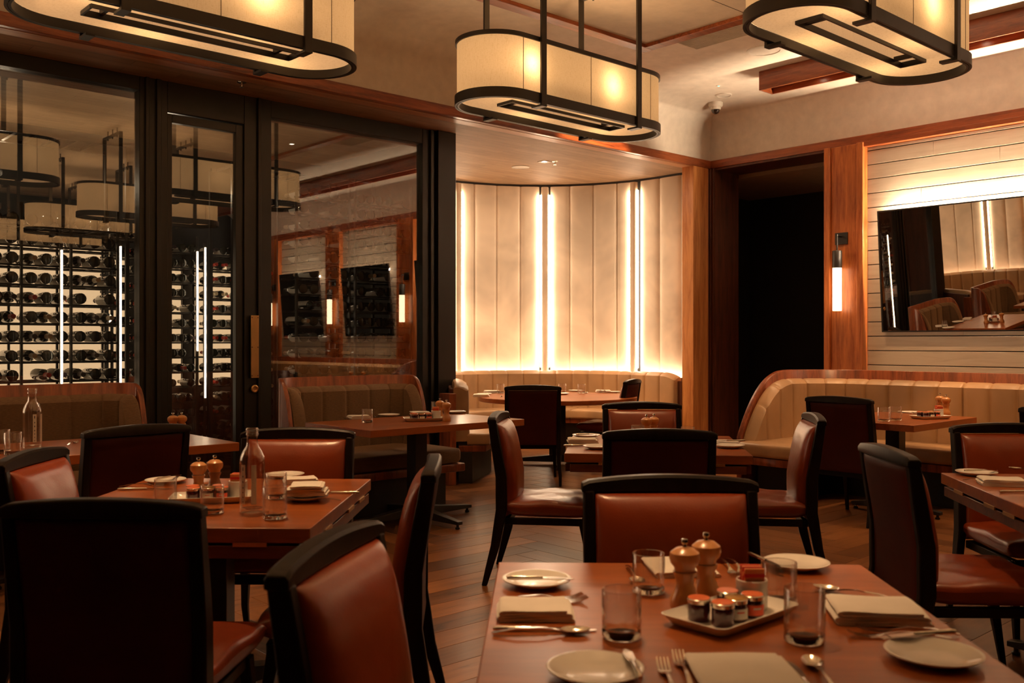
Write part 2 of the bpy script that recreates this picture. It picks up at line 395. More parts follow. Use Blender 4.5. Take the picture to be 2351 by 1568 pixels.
# knots in two boards
# mirrors leaning off the boards, each with its light strip behind the top edge
def mirror(y0, y1, label):
    t = thing('wall_mirror', label, 'mirror', (-.055, (y0 + y1) / 2, 1.45), 0, 'tilted mirrors on the board bays')
    h = 1.28; hw = (y1 - y0) / 2; tilt = radians(4.8)
    R_ = Matrix.Rotation(-tilt, 4, 'Y')
    obj('mirror_pane', xf(box(-.012, .0, -hw + .012, hw - .012, .012, h - .012), R_), 'mirror', t, smooth=0)
    obj('frame', xf(join(box(-.018, .015, -hw, -hw + .014, 0, h), box(-.018, .015, hw - .014, hw, 0, h), box(-.018, .015, -hw + .014, hw - .014, 0, .014), box(-.018, .015, -hw + .014, hw - .014, h - .014, h)), R_), 'framedark', t)
    obj('backing', xf(box(.001, .014, -hw + .014, hw - .014, .014, h - .014), R_), 'framedark', t)
    obj('light_strip', box(-.006, .004, -hw + .12, hw - .12, h - .112, h - .084), 'ledmirror', t)
    return t
mirror(-4.62, -2.26, 'large tilted wall mirror with thin black frame on the whitewashed boards')
for (y0, y1), s in zip(BAYS[1:], ('second', 'third')):
    mirror(y0 + .18, y1 - .18, '%s wall mirror further along the board wall, seen in the cabinet glass' % s)
def sconce(y, label):
    t = thing('wall_sconce', label, 'wall lamp', (-.07, y, 0), 0, 'glass tube sconces on the pilasters')
    obj('wall_plate', box(-.015, 0, -.075, .075, 2.415, 2.545), 'frame', t, bevel=.003)
    obj('arm', join(tube([(-.015, 0, 2.50), (-.10, 0, 2.50)], .009), tube([(-.10, 0, 2.52), (-.10, 0, 2.335)], .008)), 'frame', t)
    c = obj('lamp_cap', lathe([(0, 2.34), (.048, 2.34), (.052, 2.335), (.052, 2.155), (.044, 2.15), (0, 2.15)], 24), 'frame', t, loc=(-.10, 0, 0))
    g = obj('lamp_tube', lathe([(0, 2.152), (.048, 2.152), (.048, 1.69), (.046, 1.684), (0, 1.684)], 24), 'sconceglass', t, loc=(-.10, 0, 0))
    return t
sconce(-1.80, 'black capped glowing glass tube sconce on the wood pilaster by the doorway')
for k, y in enumerate((-4.98, -7.35, -9.72)): sconce(y, 'glowing tube sconce on pilaster %s beyond the doorway one, seen in cabinet glass' % ('next', 'third', 'fourth')[k])

# alcove wall: upholstered channels bent round a half oval, with fins and light strips
AC = (-2.1, .75)
def apt(th, off=0):    # th 0 = right end of the curve, pi = left; below 0 runs straight back to the post
    if th < 0: return AC[0] + 2.07 - off, AC[1] + th * 2.07
    rx = (2.07 if th < pi / 2 else 1.47) - off; ry = 2.08 - off
    return AC[0] + rx * cos(th), AC[1] + ry * sin(th)
def anorm(th):
    a = Vector(apt(th + .004)) - Vector(apt(th - .004)); n_ = Vector((-a.y, a.x)).normalized()
    return n_ if n_.dot(Vector((AC[0], AC[1])) - Vector(apt(th))) > 0 else -n_
def th_of(px):
    k = (px - 1175.5) / FPX; d = Vector((cos(YAW) * k + sin(YAW), -sin(YAW) * k + cos(YAW))); best = (9, 0)
    for i in range(-290, 3000):
        th = i / 1000; p = Vector(apt(th)) - Vector((CX, CY)); c = abs(d.normalized().cross(p)) if False else abs(d.x * p.y - d.y * p.x)
        if c < best[0] and th < 2.4: best = (c, th)
    return best[1]
fins = [th_of(1459), th_of(1251), th_of(1047)]
fh = .052 / 2.08
segs = []
def span(lst):
    for a, b_ in zip(lst, lst[1:]): segs.append((a, b_))
f0, f1, f2 = fins; gp = fh + .012
span([-.275, th_of(1565), th_of(1515), f0 - gp]); span([f0 + gp, th_of(1418), th_of(1362), th_of(1308), f1 - gp]); span([f1 + gp, th_of(1195), th_of(1140), th_of(1088), f2 - gp])
n_ = 7; span([f2 + gp + (pi - .03 - f2 - gp) * i / n_ for i in range(n_ + 1)])
V, F = [], []; ZA, ZB = .30, ZS - .03
def strip(a, b_, base, bulge, n=10, z0=ZA, z1=ZB):
    o = len(V); rows = 6
    for i in range(n + 1):
        u = i / n; th = a + (b_ - a) * u; off = base + bulge * (1 - (2 * u - 1) ** 4) ** .6
        p = Vector(apt(th)) + anorm(th) * off
        for j in range(rows + 1):
            v = j / rows; e = 1 - .35 * bulge * 0
            zz = z0 + (z1 - z0) * v
            V.append((p.x, p.y, zz))
    for i in range(n):
        for j in range(rows): q = o + i * (rows + 1) + j; F.append((q, q + rows + 1, q + rows + 2, q + 1))
for a, b_ in segs: strip(a, b_, .0, .026, 16)
struct('wall_alcove', (V, F), 'cushwall', smooth=60)
V, F = [], []
for f_ in fins: strip(f_ - fh, f_ + fh, .035, .055, 12, .95, ZB - .012)
struct('wall_alcove_fins', (V, F), 'cushwall', smooth=60)
V, F = [], []; strip(-.28, pi, -.03, 0, 70, 0, ZS + .02); struct('wall_alcove_backing', (V, F), 'framedark')
V, F = [], []; strip(-.28, pi, .02, 0, 70, ZS - .028, ZS - .002); struct('trim_20', (V, F), 'framedark')  # black strip standing in for the shadow gap below the soffit
for k, f_ in enumerate(fins):
    side = ('right', 'middle', 'left')[k]
    for s in (-1, 1):
        p = Vector(apt(f_ + s * (fh + .002))) + anorm(f_) * .050
        o = tag(obj('light_strip', xf(box(-.010, .010, -.012, .012, 1.0, ZB - .12), T(p.x, p.y, 0, atan2(anorm(f_).y, anorm(f_).x))), 'led'),
                'vertical light strip on the %s side of the %s upholstered alcove fin' % ('right' if s < 0 else 'left', side), 'light strip', 'vertical light strips in the alcove')
V, F = [], []; V2 = []
def ribbon(a, b_, o0, o1, z0, z1, n=50):
    secs = []
    for i in range(n + 1):
        th = a + (b_ - a) * i / n; p = Vector(apt(th)); q = anorm(th)
        secs.append([(*(p + q * o0), z0), (*(p + q * o1), z0), (*(p + q * o1), z1), (*(p + q * o0), z1)])
    return sweep(None, secs)
tag(obj('cove_light', ribbon(-.26, pi - .05, .075, .10, .870, .885), 'ledsoft'), 'curved light strip hidden behind the tan alcove banquette', 'light strip')
struct('trim_21', ribbon(-.28, pi - .03, .0, .24, .80, .86), 'darkpost')
struct('trim_22', box(-.37, -.26, .16, .60, .0, .86), 'darkpost')

# things on the soffit, the ceiling
def speaker(p, r, label, z):
    o = obj('ceiling_speaker', lathe([(0, -.004), (r * .86, -.004), (r * .88, -.010), (r, -.008), (r, .0), (0, .0)], 40), 'plastic', loc=(p.x, p.y, z)); return tag(o, label, 'ceiling speaker')
speaker(at(1195, 383, 3.5), .11, 'round flush speaker in the alcove plank ceiling', ZS)
speaker(at(1755, 115, 4.2), .17, 'large round white speaker flush in the ceiling by the wood beam', ZC)
speaker(at(1662, 218, 4.2), .09, 'small round white ceiling speaker above the dome camera', ZC)
def downlight(p, label, z, sq=False, energy=60, angle=70, aim=None, mt='plastic'):
    t = thing('downlight', label, 'downlight', (p[0], p[1], z), 0)
    r = .04
    if sq: obj('trim_ring', join(box(-.06, .06, -.06, -.042, -.006, 0), box(-.06, .06, .042, .06, -.006, 0), box(-.06, -.042, -.042, .042, -.006, 0), box(.042, .06, -.042, .042, -.006, 0)), mt, t)
    else: obj('trim_ring', lathe([(r * .8, -.001), (r * .82, -.007), (r * 1.15, -.006), (r * 1.2, .0)], 28), mt, t)
    obj('lens', lathe([(0, -.004), (r * .78, -.003), (r * .8, 0)], 24), 'downlens', t)
    light('downlight_beam', 'SPOT', (0, 0, -.03), energy, WARM, .03, rot=aim, parent=t, angle=angle, blend=.6)
    return t
q = at(1250, 371, 3.5); downlight(q, 'square recessed downlight in the alcove plank ceiling', ZS, True, 110, 100)
q = at(1274, 371, 3.5)
def sprinkler(q, z, label):
    s = thing('sprinkler', label, 'sprinkler', (q[0], q[1], z))
    obj('escutcheon', lathe([(0, -.004), (.035, -.004), (.04, 0)], 24), 'steel', s)
    obj('sprinkler_head', join(lathe([(0, 0), (.007, 0), (.007, -.02), (.004, -.035), (.018, -.04), (.018, -.043), (0, -.043)], 14)), 'steel', s)
sprinkler(q, ZS, 'small chrome sprinkler beside the square downlight in the alcove ceiling')
sprinkler(at(555, 189, 3.5), ZS, 'small brass-toned sprinkler under the dark soffit above the glass door')
# security camera, indicator
p = at(1643, 236, 4.2); t = thing('dome_camera', 'small white dome security camera on the ceiling near the corner', 'security camera', (p.x, p.y, ZC))
obj('housing', lathe([(0, 0), (.085, 0), (.085, -.035), (.075, -.05), (.058, -.055), (0, -.055)], 32), 'plastic', t)
obj('collar', lathe([(.058, -.05), (.062, -.07), (.054, -.085), (.05, -.085)], 32), 'plastic', t)
obj('lens_dome', lathe([(.052, -.08), (.05, -.10), (.038, -.122), (.02, -.133), (0, -.137)], 32), 'dome', t)
p = at(1650, 197, 4.2); t = thing('smoke_indicator', 'tiny green indicator light on the ceiling above the round speakers', 'indicator light', (p.x, p.y, ZC))
obj('ring', lathe([(.012, 0), (.012, -.004), (.03, -.003), (.032, 0)], 20), 'plastic', t); obj('lamp', lathe([(0, -.008), (.009, -.006), (.012, 0)], 16), 'green', t)
# air grille
q0 = at(1545, 95, 4.2); V, F = box(-2.58, -2.20, -3.4, -1.45, ZC - .004, ZC - .001)
t = thing('air_grille', 'long linear air grille in the ceiling outside the raft', 'air vent', (-2.39, -2.42, ZC))
obj('grille_frame', join(box(-.19, -.17, -.98, .98, -.008, 0), box(.17, .19, -.98, .98, -.008, 0), box(-.17, .17, -.98, -.96, -.008, 0), box(-.17, .17, .96, .98, -.008, 0)), 'paint', t)
obj('backing', box(-.17, .17, -.96, .96, -.001, 0), 'millbody', t)
obj('slats', join(*[box(-.165 + i * .0236, -.152 + i * .0236, -.96, .96, -.006, -.002) for i in range(15)]), 'raft', t)['kind'] = 'stuff'
# hanging wooden channel with downlights in it
t = thing('ceiling_beam', 'reddish wood channel beam hanging under the ceiling along the board wall', 'beam', (-.97, 0, 0))
obj('side_board', join(box(-.125, -.105, -10.8, -1.42, 4.0, ZC - .001)), 'trimwoody', t, bevel=.002)
obj('side_board', join(box(.105, .125, -10.8, -1.42, 4.0, ZC - .001)), 'trimwoody', t, bevel=.002)
obj('end_board', box(-.105, .105, -1.44, -1.42, 4.0, ZC - .001), 'trimwood', t, bevel=.002)
obj('inner_tray', box(-.105, .105, -10.8, -1.44, 4.10, 4.12), 'darkpost', t)
obj('light_strip', box(.128, .140, -10.6, -2.2, 4.02, 4.045), emis('beam_led', LEDC, 16), t)
for k, y in enumerate((-1.98, -3.6, -5.2, -6.8)):
    downlight((-.97, y), 'bright round downlight inside the hanging wood channel, %s from its end' % ('first', 'second', 'third', 'fourth')[k], 4.06, False, 90, 75)
# ================================================================ PENDANT LAMPS
def capsule(D, r, n=22):
    pts = [(D / 2 + r * cos(a), r * sin(a)) for a in [-pi / 2 + pi * i / n for i in range(n + 1)]]
    pts += [(-D / 2 + r * cos(a), r * sin(a)) for a in [pi / 2 + pi * i / n for i in range(n + 1)]]
    return pts
def wallring(D, r0, r1, z0, z1):
    a, b_ = capsule(D, r0), capsule(D, r1); n = len(a); V = []
    for c, z in ((a, z0), (b_, z0), (b_, z1), (a, z1)): V += [(x, y, z) for x, y in c]
    F = []
    for q in range(4):
        for i in range(n): j = (i + 1) % n; F.append((q * n + i, q * n + j, ((q + 1) % 4) * n + j, ((q + 1) % 4) * n + i))
    return V, F
LB, LT, LD, LR = 2.98, 3.43, 1.33, .275
def make_lamp():
    t = thing('pendant_lamp', '', 'pendant lamp', (0, 0, 0), 0, 'oblong linen drum pendants')
    c = capsule(LD, LR, 26); n = len(c); zs = [LB + .02, LB + .16, LB + .30, LT - .01]
    V = [(x, y, z) for z in zs for x, y in c]; F = []
    for q in range(3):
        for i in range(n): F.append((q * n + i, q * n + (i + 1) % n, (q + 1) * n + (i + 1) % n, (q + 1) * n + i))
    sh = obj('lamp_shade', (V, F), 'shade', t, smooth=60)
    sm = []
    for x in (-.665, 0, .665):
        for s in (-1, 1): sm.append(box(x - .0015, x + .0015, s * LR - .002, s * LR + .002, LB + .06, LT - .03))
    obj('shade_seams', join(*sm), plain('dark_seam', (.16, .09, .04), .9) if 'dark_seam' not in bpy.data.materials else bpy.data.materials['dark_seam'], sh)  # thin seam lines in their own dark brown
    obj('bottom_band', wallring(LD, LR + .002, LR + .016, LB, LB + .068), 'lampmetal', t, smooth=60)
    obj('inner_band', wallring(LD, LR - .016, LR - .002, LB, LB + .05), 'lampmetal', t, smooth=60)
    obj('top_band', wallring(LD, LR + .001, LR + .012, LT - .03, LT), 'lampmetal', t, smooth=60)
    # cloth underside with a long slot
    cc = capsule(LD, LR - .017, 26); m_ = len(cc); sx, sy = .58, .068
    inner = []
    for x, y in cc:
        s = min(sx / max(abs(x), 1e-6), sy / max(abs(y), 1e-6)); inner.append((max(-sx, min(sx, x * 1.0)) if abs(y) * s <= sy + 1e-6 and False else max(-sx, min(sx, x)), sy if y > 0 else -sy))
    V = [(x, y, LB + .05) for x, y in cc] + [(x, y, LB + .05) for x, y in inner]
    F = [(i, (i + 1) % m_, m_ + (i + 1) % m_, m_ + i) for i in range(m_)]
    df = obj('diffuser', (V, F), 'diffuser', t, smooth=0)
    fr = join(box(-sx - .01, sx + .01, -sy - .012, -sy, LB + .03, LB + .062), box(-sx - .01, sx + .01, sy, sy + .012, LB + .03, LB + .062), box(-sx - .012, -sx, -sy, sy, LB + .03, LB + .062), box(sx, sx + .012, -sy, sy, LB + .03, LB + .062))
    obj('slot_lining', join(box(-sx, sx, -sy - .004, -sy, LB + .062, LB + .20), box(-sx, sx, sy, sy + .004, LB + .062, LB + .20), box(-sx - .004, -sx, -sy, sy, LB + .062, LB + .20), box(sx, sx + .004, -sy, sy, LB + .062, LB + .20), box(-sx, sx, -sy, sy, LB + .20, LB + .204)), 'diffuser', t)
    obj('slot_frame', fr, 'lampmetal', t)
    obj('slot_bar', join(box(-.50, -.48, -sy, sy, LB + .05, LB + .075), box(.48, .50, -sy, sy, LB + .05, LB + .075)), 'lampmetal', t)
    for x in (-.5, .5):
        for s in (-1, 1):
            a, b_ = sorted((s * (LR + .016), s * (LR + .034)))
            g = join(box(x - .024, x + .024, a, b_, LB - .012, 4.10))
            st = obj('strap', g, 'lampmetal', t, bevel=.002)
            a, b_ = sorted((s * (LR - .07), s * (LR + .034))); obj('lug', box(x - .024, x + .024, a, b_, LB - .024, LB - .010), 'lampmetal', st)
        obj('crossbar', box(x - .024, x + .024, -LR - .034, LR + .034, 4.075, 4.10), 'lampmetal', t, bevel=.002)
        for y in (-.12, .0, .12): pass
        obj('ceiling_bolt', join(*[tube([(x, y, 4.045), (x, y, ZR)], .008, 8) for y in (-.17, 0, .17)]), 'lampmetal', t)
    for x, by_ in ((-.58, -.205), (-.2, .195), (.24, -.19), (.60, .20)):
        obj('bulb', xf(lathe([(0, .04), (.018, .036), (.030, .015), (.03, -.005), (.016, -.035), (.012, -.06), (0, -.06)], 14), T(x, by_, 3.24, s=.55)), 'bulb', t)
        light('bulb_light', 'POINT', (x, by_, 3.24), LAMPW, (1, .60, .29), .045, parent=t)
    return t
LAMPW = 20
M['bulb'] = emis('bulb_glow', (1, .62, .3), 3)
lamp = make_lamp(); LAMP0 = lamp
lamp.location = (-4.74, -2.14, 0); lamp['label'] = 'oblong linen pendant with black bands hanging in the middle before the alcove'
dup(lamp, (-7.55, -2.13, 0), 0, 'oblong linen pendant hanging before the wine cabinet at top left')
dup(lamp, (-4.72, -4.49, 0), 0, 'oblong linen pendant at top right, its underside slot showing')
for x, y, s in ((-10.35, -2.13, 'front row beyond the left one'), (-7.53, -4.49, 'second row, behind the top right one'), (-10.35, -4.49, 'second row, far left end'), (-4.72, -6.85, 'third row, nearest the board wall'), (-7.53, -6.85, 'third row, middle'), (-4.72, -9.2, 'fourth row, nearest the board wall')):
    dup(lamp, (x, y, 0), 0, 'oblong linen pendant of the %s, seen reflected' % s)
# ================================================================ WINE CABINET
GY = .66; HZ = 3.30
def frame_member(x0, x1, z0=0, z1=ZS, y0=GY - .04, y1=GY + .08): return box(x0, x1, y0, y1, z0, z1)
fr = join(frame_member(-6.832, -6.60), frame_member(-5.92, -5.66), frame_member(-3.985, -3.60),
          box(-8.10, -6.832, GY - .04, GY + .08, HZ + .09, ZS), box(-6.60, -5.92, GY - .04, GY + .08, HZ - .05, ZS), box(-5.66, -3.985, GY - .04, GY + .08, HZ + .05, ZS),
          box(-6.79, -6.76, GY - .065, GY - .04, 0, ZS), box(-6.70, -6.66, GY - .065, GY - .04, 0, ZS), box(-5.80, -5.77, GY - .065, GY - .04, 0, ZS), box(-3.90, -3.86, GY - .07, GY - .04, 0, ZS), box(-3.83, -3.60, GY - .10, GY - .04, 0, ZS),
          box(-8.30, -7.96, GY - .04, GY + .08, 0, ZS))
struct('window_frame_1', fr, 'frame', bevel=.004)
def window(n, x0, x1, z0, z1):
    o = struct('window_%d' % n, box(x0, x1, GY + .010, GY + .018, z0, z1), 'pane', smooth=0)
window(1, -7.96, -6.832, .04, HZ + .09); window(2, -5.66, -3.985, .04, HZ + .05)
struct('baseboard_glass', join(box(-8.10, -6.60, GY - .03, GY + .07, 0, .10), box(-5.92, -3.6, GY - .03, GY + .07, 0, .10)), 'frame')
# glass door with brass plate and lock
dr = struct('door_2', join(box(-6.60, -6.555, GY - .02, GY + .04, .01, HZ - .06), box(-5.99, -5.92, GY - .02, GY + .04, .01, HZ - .06), box(-6.555, -5.99, GY - .02, GY + .04, HZ - .13, HZ - .06), box(-6.555, -5.99, GY - .02, GY + .04, .01, .12)), 'frame', bevel=.003)
struct('door_glass', box(-6.555, -5.99, GY + .006, GY + .014, .12, HZ - .13), 'pane', smooth=0).parent = dr
pl = struct('push_plate', join(box(-5.875, -5.80, GY - .079, GY - .066, 1.03, 1.58)), 'brass', bevel=.003); pl.parent = dr
sw = struct('plate_screws', join(*[xf(lathe([(0, .004), (.005, .002), (.006, 0)], 10), T(x, GY - .079, z, rx=pi / 2)) for x in (-5.865, -5.81) for z in (1.05, 1.30, 1.56)]), 'millbody'); sw.parent = dr
lk = struct('door_lock', xf(lathe([(0, .006), (.014, .006), (.016, .012), (.026, .013), (.033, .008), (.035, 0)], 28), T(-5.835, GY - .066, .935, rx=pi / 2)), 'brass'); lk.parent = dr
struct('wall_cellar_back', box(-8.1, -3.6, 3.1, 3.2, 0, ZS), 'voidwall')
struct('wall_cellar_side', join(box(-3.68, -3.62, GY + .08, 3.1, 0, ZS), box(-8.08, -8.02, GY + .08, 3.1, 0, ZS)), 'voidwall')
# bottles
def bottle_prof(): return [(0, 0), (.030, .0), (.037, .004), (.038, .02), (.038, .185), (.034, .205), (.018, .232), (.0145, .25), (.0145, .292), (.016, .294), (.016, .303), (0, .303)]
def wine_bottle(name, foil, neck_out):
    V, F = lathe(bottle_prof(), 14); k = 12
    rx = pi / 2 if neck_out else -pi / 2
    Mx = Matrix.Translation((0, (.13 if neck_out else -.13), 0)) @ Matrix.Rotation(rx, 4, 'X')   # lies along y; room side is -y
    me_g = xf((V, F), Mx)
    o = obj(name, me_g, ['winegls', foil, 'label'], smooth=50)
    for i, f in enumerate(o.data.polygons):
        z = sum(V[v][2] for v in f.vertices) / len(f.vertices)
        ang = sum(1 for v in f.vertices)
        a = atan2(sum(V[v][1] for v in f.vertices), sum(V[v][0] for v in f.vertices))
        if z > .24: f.material_index = 1
        elif .06 < z < .16 and cos(a - pi / 2 * (1 if neck_out else 1)) > .1: f.material_index = 2
    o.location = (0, 0, -5); return o
B_ = {}
for nm, foil in (('red', 'foilred'), ('cream', 'foilcream'), ('dark', 'foildark')):
    for no in (0, 1): B_[nm, no] = (foil, no)
PROTO = {}
def put_bottle(foil, no, loc, bs, rz, label, group):
    if (foil, no) not in PROTO:
        o = wine_bottle('wine_bottle', B_[foil, no][0], no); PROTO[foil, no] = o
    else:
        o = PROTO[foil, no].copy(); COL.objects.link(o)
    o.location = loc; o.rotation_euler.z = rz; o.scale = (bs,) * 3; tag(o, label, 'wine bottle', group)
ORD = ['topmost', 'second', 'third', 'fourth', 'fifth', 'sixth', 'seventh', 'eighth', 'ninth', 'tenth', 'eleventh', 'twelfth', 'thirteenth', 'fourteenth', 'fifteenth']
RP = .158
def rack(x0, x1, y, z0, rows, per, where, backlit=None, pz0=.85, pz1=2.2, necks=.1, posts=2, fill=.93, foils=('dark', 'cream', 'red'), skip=0, rot=0, ztop=None, brows=None, bs=1.0):
    """open steel rack: shelves one above another, bottles lying on them"""
    cx = (x0 + x1) / 2; w_ = x1 - x0; t = thing('wine_rack', 'black wine rack %s, holding lying bottles' % where, 'wine rack', (cx, y, 0), rot)
    zt = ztop or z0 + rows * RP + .02
    obj('uprights', join(*[box(-w_ / 2 + (w_ - .03) * i / (posts - 1) + .006, -w_ / 2 + (w_ - .03) * i / (posts - 1) + .024, -.15, -.12, 0.002, zt) for i in range(posts)], *[box(-w_ / 2 + (w_ - .03) * i / (posts - 1) + .006, -w_ / 2 + (w_ - .03) * i / (posts - 1) + .024, .225, .245, 0.002, zt) for i in range(posts)]), 'frame', t)
    for r in range(rows):
        z = z0 + r * RP
        obj('shelf', join(box(-w_ / 2, w_ / 2, -.13, -.115, z - .016, z), box(-w_ / 2, w_ / 2, .13, .145, z - .016, z), box(-w_ / 2, w_ / 2, .225, .24, z - .016, z), *[box(-w_ / 2 + w_ * i / 6 - .004, -w_ / 2 + w_ * i / 6 + .004, -.115, .225, z - .012, z - .004) for i in range(1, 6)]), 'frame', t)
    if backlit: obj('light_panel', box(-w_ / 2 + .03, w_ / 2 - .03, .252, .262, pz0, pz1), backlit, t)
    n = 0
    R_ = Matrix.Rotation(rot, 3, 'Z')
    for r in range(skip, brows or rows):
        z = z0 + r * RP + .040; nt_ = (brows or rows) - r - 1
        for i in range(per):
            if random.random() > fill: continue
            no = 1 if random.random() < necks else 0
            foil = random.choices(foils, (.55, .25, .2)[:len(foils)])[0]
            ns = posts - 1; gp = (w_ - .03) / ns; sec = i * ns // per; i0 = math.ceil(sec * per / ns); i1 = math.ceil((sec + 1) * per / ns); lx = -w_ / 2 + .03 + sec * gp + (gp - .03) * (i - i0 + .5) / (i1 - i0)
            v = R_ @ Vector((lx, random.uniform(-.01, .01), 0))
            put_bottle(foil, no, (cx + v.x, y + v.y, z - .040 + .0385 * bs), bs, rot + random.uniform(-.03, .03), 'wine bottle on the %s shelf, rack %s' % (ORD[nt_], where), 'bottles in the rack %s' % where)
            n += 1
    return n
nb = 0
nb += rack(-7.95, -6.78, 1.35, .08, 15, 9, 'behind the left cabinet glass', 'backlit', necks=.3, posts=4, fill=.96, skip=6, brows=15, bs=1.25)
nb += rack(-6.70, -6.40, 1.80, .08, 15, 3, 'at the right end of the left glass', 'backlit', necks=.9, fill=.95, foils=('red', 'cream', 'dark'), skip=6)
nb += rack(-5.80, -5.44, 2.78, .08, 15, 3, 'seen through the left half of the glass door', 'backlit', necks=.35, fill=.92, skip=1, bs=1.15)
nb += rack(-5.35, -4.76, 2.78, .08, 15, 5, 'seen through the right half of the glass door', 'backlit', necks=.6, fill=.95, foils=('red', 'cream', 'dark'), skip=1, bs=1.15)
nb += rack(-5.13, -4.50, 1.28, .08, 18, 5, 'left behind the right cabinet glass', None, necks=.05, fill=.85, skip=5, ztop=3.0, bs=1.25)
nb += rack(-4.46, -3.74, 1.28, .08, 18, 6, 'right behind the right cabinet glass', None, necks=.05, fill=.9, skip=5, ztop=3.0, bs=1.25)
nb += rack(-5.31, -5.16, 1.62, .08, 13, 1, 'standing edge-on behind the right cabinet glass', 'backlit', necks=.3, fill=1, foils=('cream', 'dark', 'red'), skip=3, ztop=2.4, bs=1.15)
print('bottles', nb)
def led(x, y, z0, z1, label):
    t = thing('light_column', label, 'light strip', (x, y, 0), 0, 'vertical light strips in the wine room')
    obj('channel', box(-.012, .012, .006, .03, .002, z1 + .05), 'frame', t); obj('light_strip', box(-.007, .007, -.006, .006, z0, z1), 'ledcellar', t)
led(-7.27, 1.14, .3, 2.1, 'vertical light strip in the middle of the left cabinet rack')
led(-6.66, 1.52, .5, 2.2, 'vertical light strip left of the neck-out bottles at the left pane edge')
led(-6.60, 1.52, .5, 2.2, 'vertical light strip right of the neck-out bottles at the left pane edge')
led(-5.395, 2.58, .75, 2.35, 'tallest vertical light strip seen in the middle of the glass door')
led(-5.49, 2.56, 1.25, 2.3, 'short vertical light strip left of the middle one in the glass door')
led(-5.06, 2.56, 1.25, 2.3, 'vertical light strip near the right stile of the glass door')
# ladder rails over the racks
def ladder(x0, x1, y, z, label):
    t = thing('rack_ladder', label, 'rack', ((x0 + x1) / 2, y, 0)); w_ = (x1 - x0) / 2
    obj('rail', join(box(-w_, w_, -.16, -.14, z, z + .03)), 'frame', t); obj('rail', join(box(-w_, w_, .30, .32, z, z + .03)), 'frame', t)
    n = int(2 * w_ / .16)
    obj('rungs', join(*[box(-w_ + .05 + i * .16, -w_ + .075 + i * .16, -.14, .30, z + .004, z + .024) for i in range(n)]), 'frame', t)
    obj('uprights', join(*[box(s * w_ - .015, s * w_ + .015, yy, yy + .03, .002, z) for s in (-1, 1) for yy in (-.20, .3)]), 'frame', t)
ladder(-7.98, -6.74, 1.33, 3.02, 'black ladder-like top rail over the left rack in the wine room')
ladder(-5.5, -3.85, 1.9, 3.10, 'black ladder-like top rail over the right racks in the wine room')
light('cellar_fill', 'POINT', (-5.9, 2.35, 2.9), 7, CELLAR, .03); light('cellar_fill', 'POINT', (-7.4, 2.5, 2.9), 5, CELLAR, .03)

# ================================================================ BANQUETTES AND BOOTHS
def resample(pts, step):
    P = [Vector(p) for p in pts]; L = [0]
    for a, b_ in zip(P, P[1:]): L.append(L[-1] + (b_ - a).length)
    n = max(2, round(L[-1] / step)); out = []; j = 0
    for i in range(n + 1):
        s = L[-1] * i / n
        while j < len(L) - 2 and L[j + 1] < s: j += 1
        u = (s - L[j]) / max(1e-9, L[j + 1] - L[j]); out.append(P[j].lerp(P[j + 1], u))
    N = []
    for i in range(n + 1):
        d = out[min(n, i + 1)] - out[max(0, i - 1)]; N.append(Vector((d.y, -d.x)).normalized())
    return out, N, L[-1]
def arc(cx, cy_, rx, ry, a0, a1, n=24): return [(cx + rx * cos(radians(a0 + (a1 - a0) * i / n)), cy_ + ry * sin(radians(a0 + (a1 - a0) * i / n))) for i in range(n + 1)]
def backrest(path, side, chan, z0, ztop, thick, bulge=.030, phase=0):
    """channelled back: path is the outer line, side=+1/-1 says where the seat is; ztop(u) gives the height"""
    pts, N, L = resample(path, chan / 24); nch = max(1, round(L / chan)); V, F = [], []; m_ = len(pts); K = 0
    for i, (p, n_) in enumerate(zip(pts, N)):
        u = i / (m_ - 1); c = (u * nch) % 1 if 0 < i < m_ - 1 else 0
        g = abs(2 * c - 1); bl = bulge * max(0, 1 - g ** 7) ** .55
        zt = ztop(u); n_ = n_ * side
        prof = [(.0, z0), (.0, zt - .03), (.012, zt - .008 - (bulge - bl) * .2), (thick * .35, zt - (bulge - bl) * .35), (thick * .7 + bl * .5, zt - .012 - (bulge - bl) * .4), (thick + bl * .85, zt - .045), (thick + bl, zt - .10), (thick + bl, (z0 + zt) / 2), (thick + bl + .01, z0)]
        K = len(prof)
        for o_, z in prof: V.append((p.x + n_.x * o_, p.y + n_.y * o_, z))
    for i in range(m_ - 1):
        for q in range(K - 1): F.append((i * K + q, (i + 1) * K + q, (i + 1) * K + q + 1, i * K + q + 1))
    F += [tuple(range(K)), tuple(range((m_ - 1) * K, m_ * K))[::-1]]
    return V, F
def shell(path, side, z0, ztop, t0, t1, step=.05):
    pts, N, L = resample(path, step); secs = []; m_ = len(pts)
    for i, (p, n_) in enumerate(zip(pts, N)):
        n_ = n_ * side; zt = ztop(i / (m_ - 1))
        secs.append([(p.x + n_.x * a, p.y + n_.y * a, z) for a, z in ((t0, z0), (t1, z0), (t1, zt - .004), (t1 - .006, zt), (t0 + .006, zt), (t0, zt - .004))])
    return sweep(None, secs)
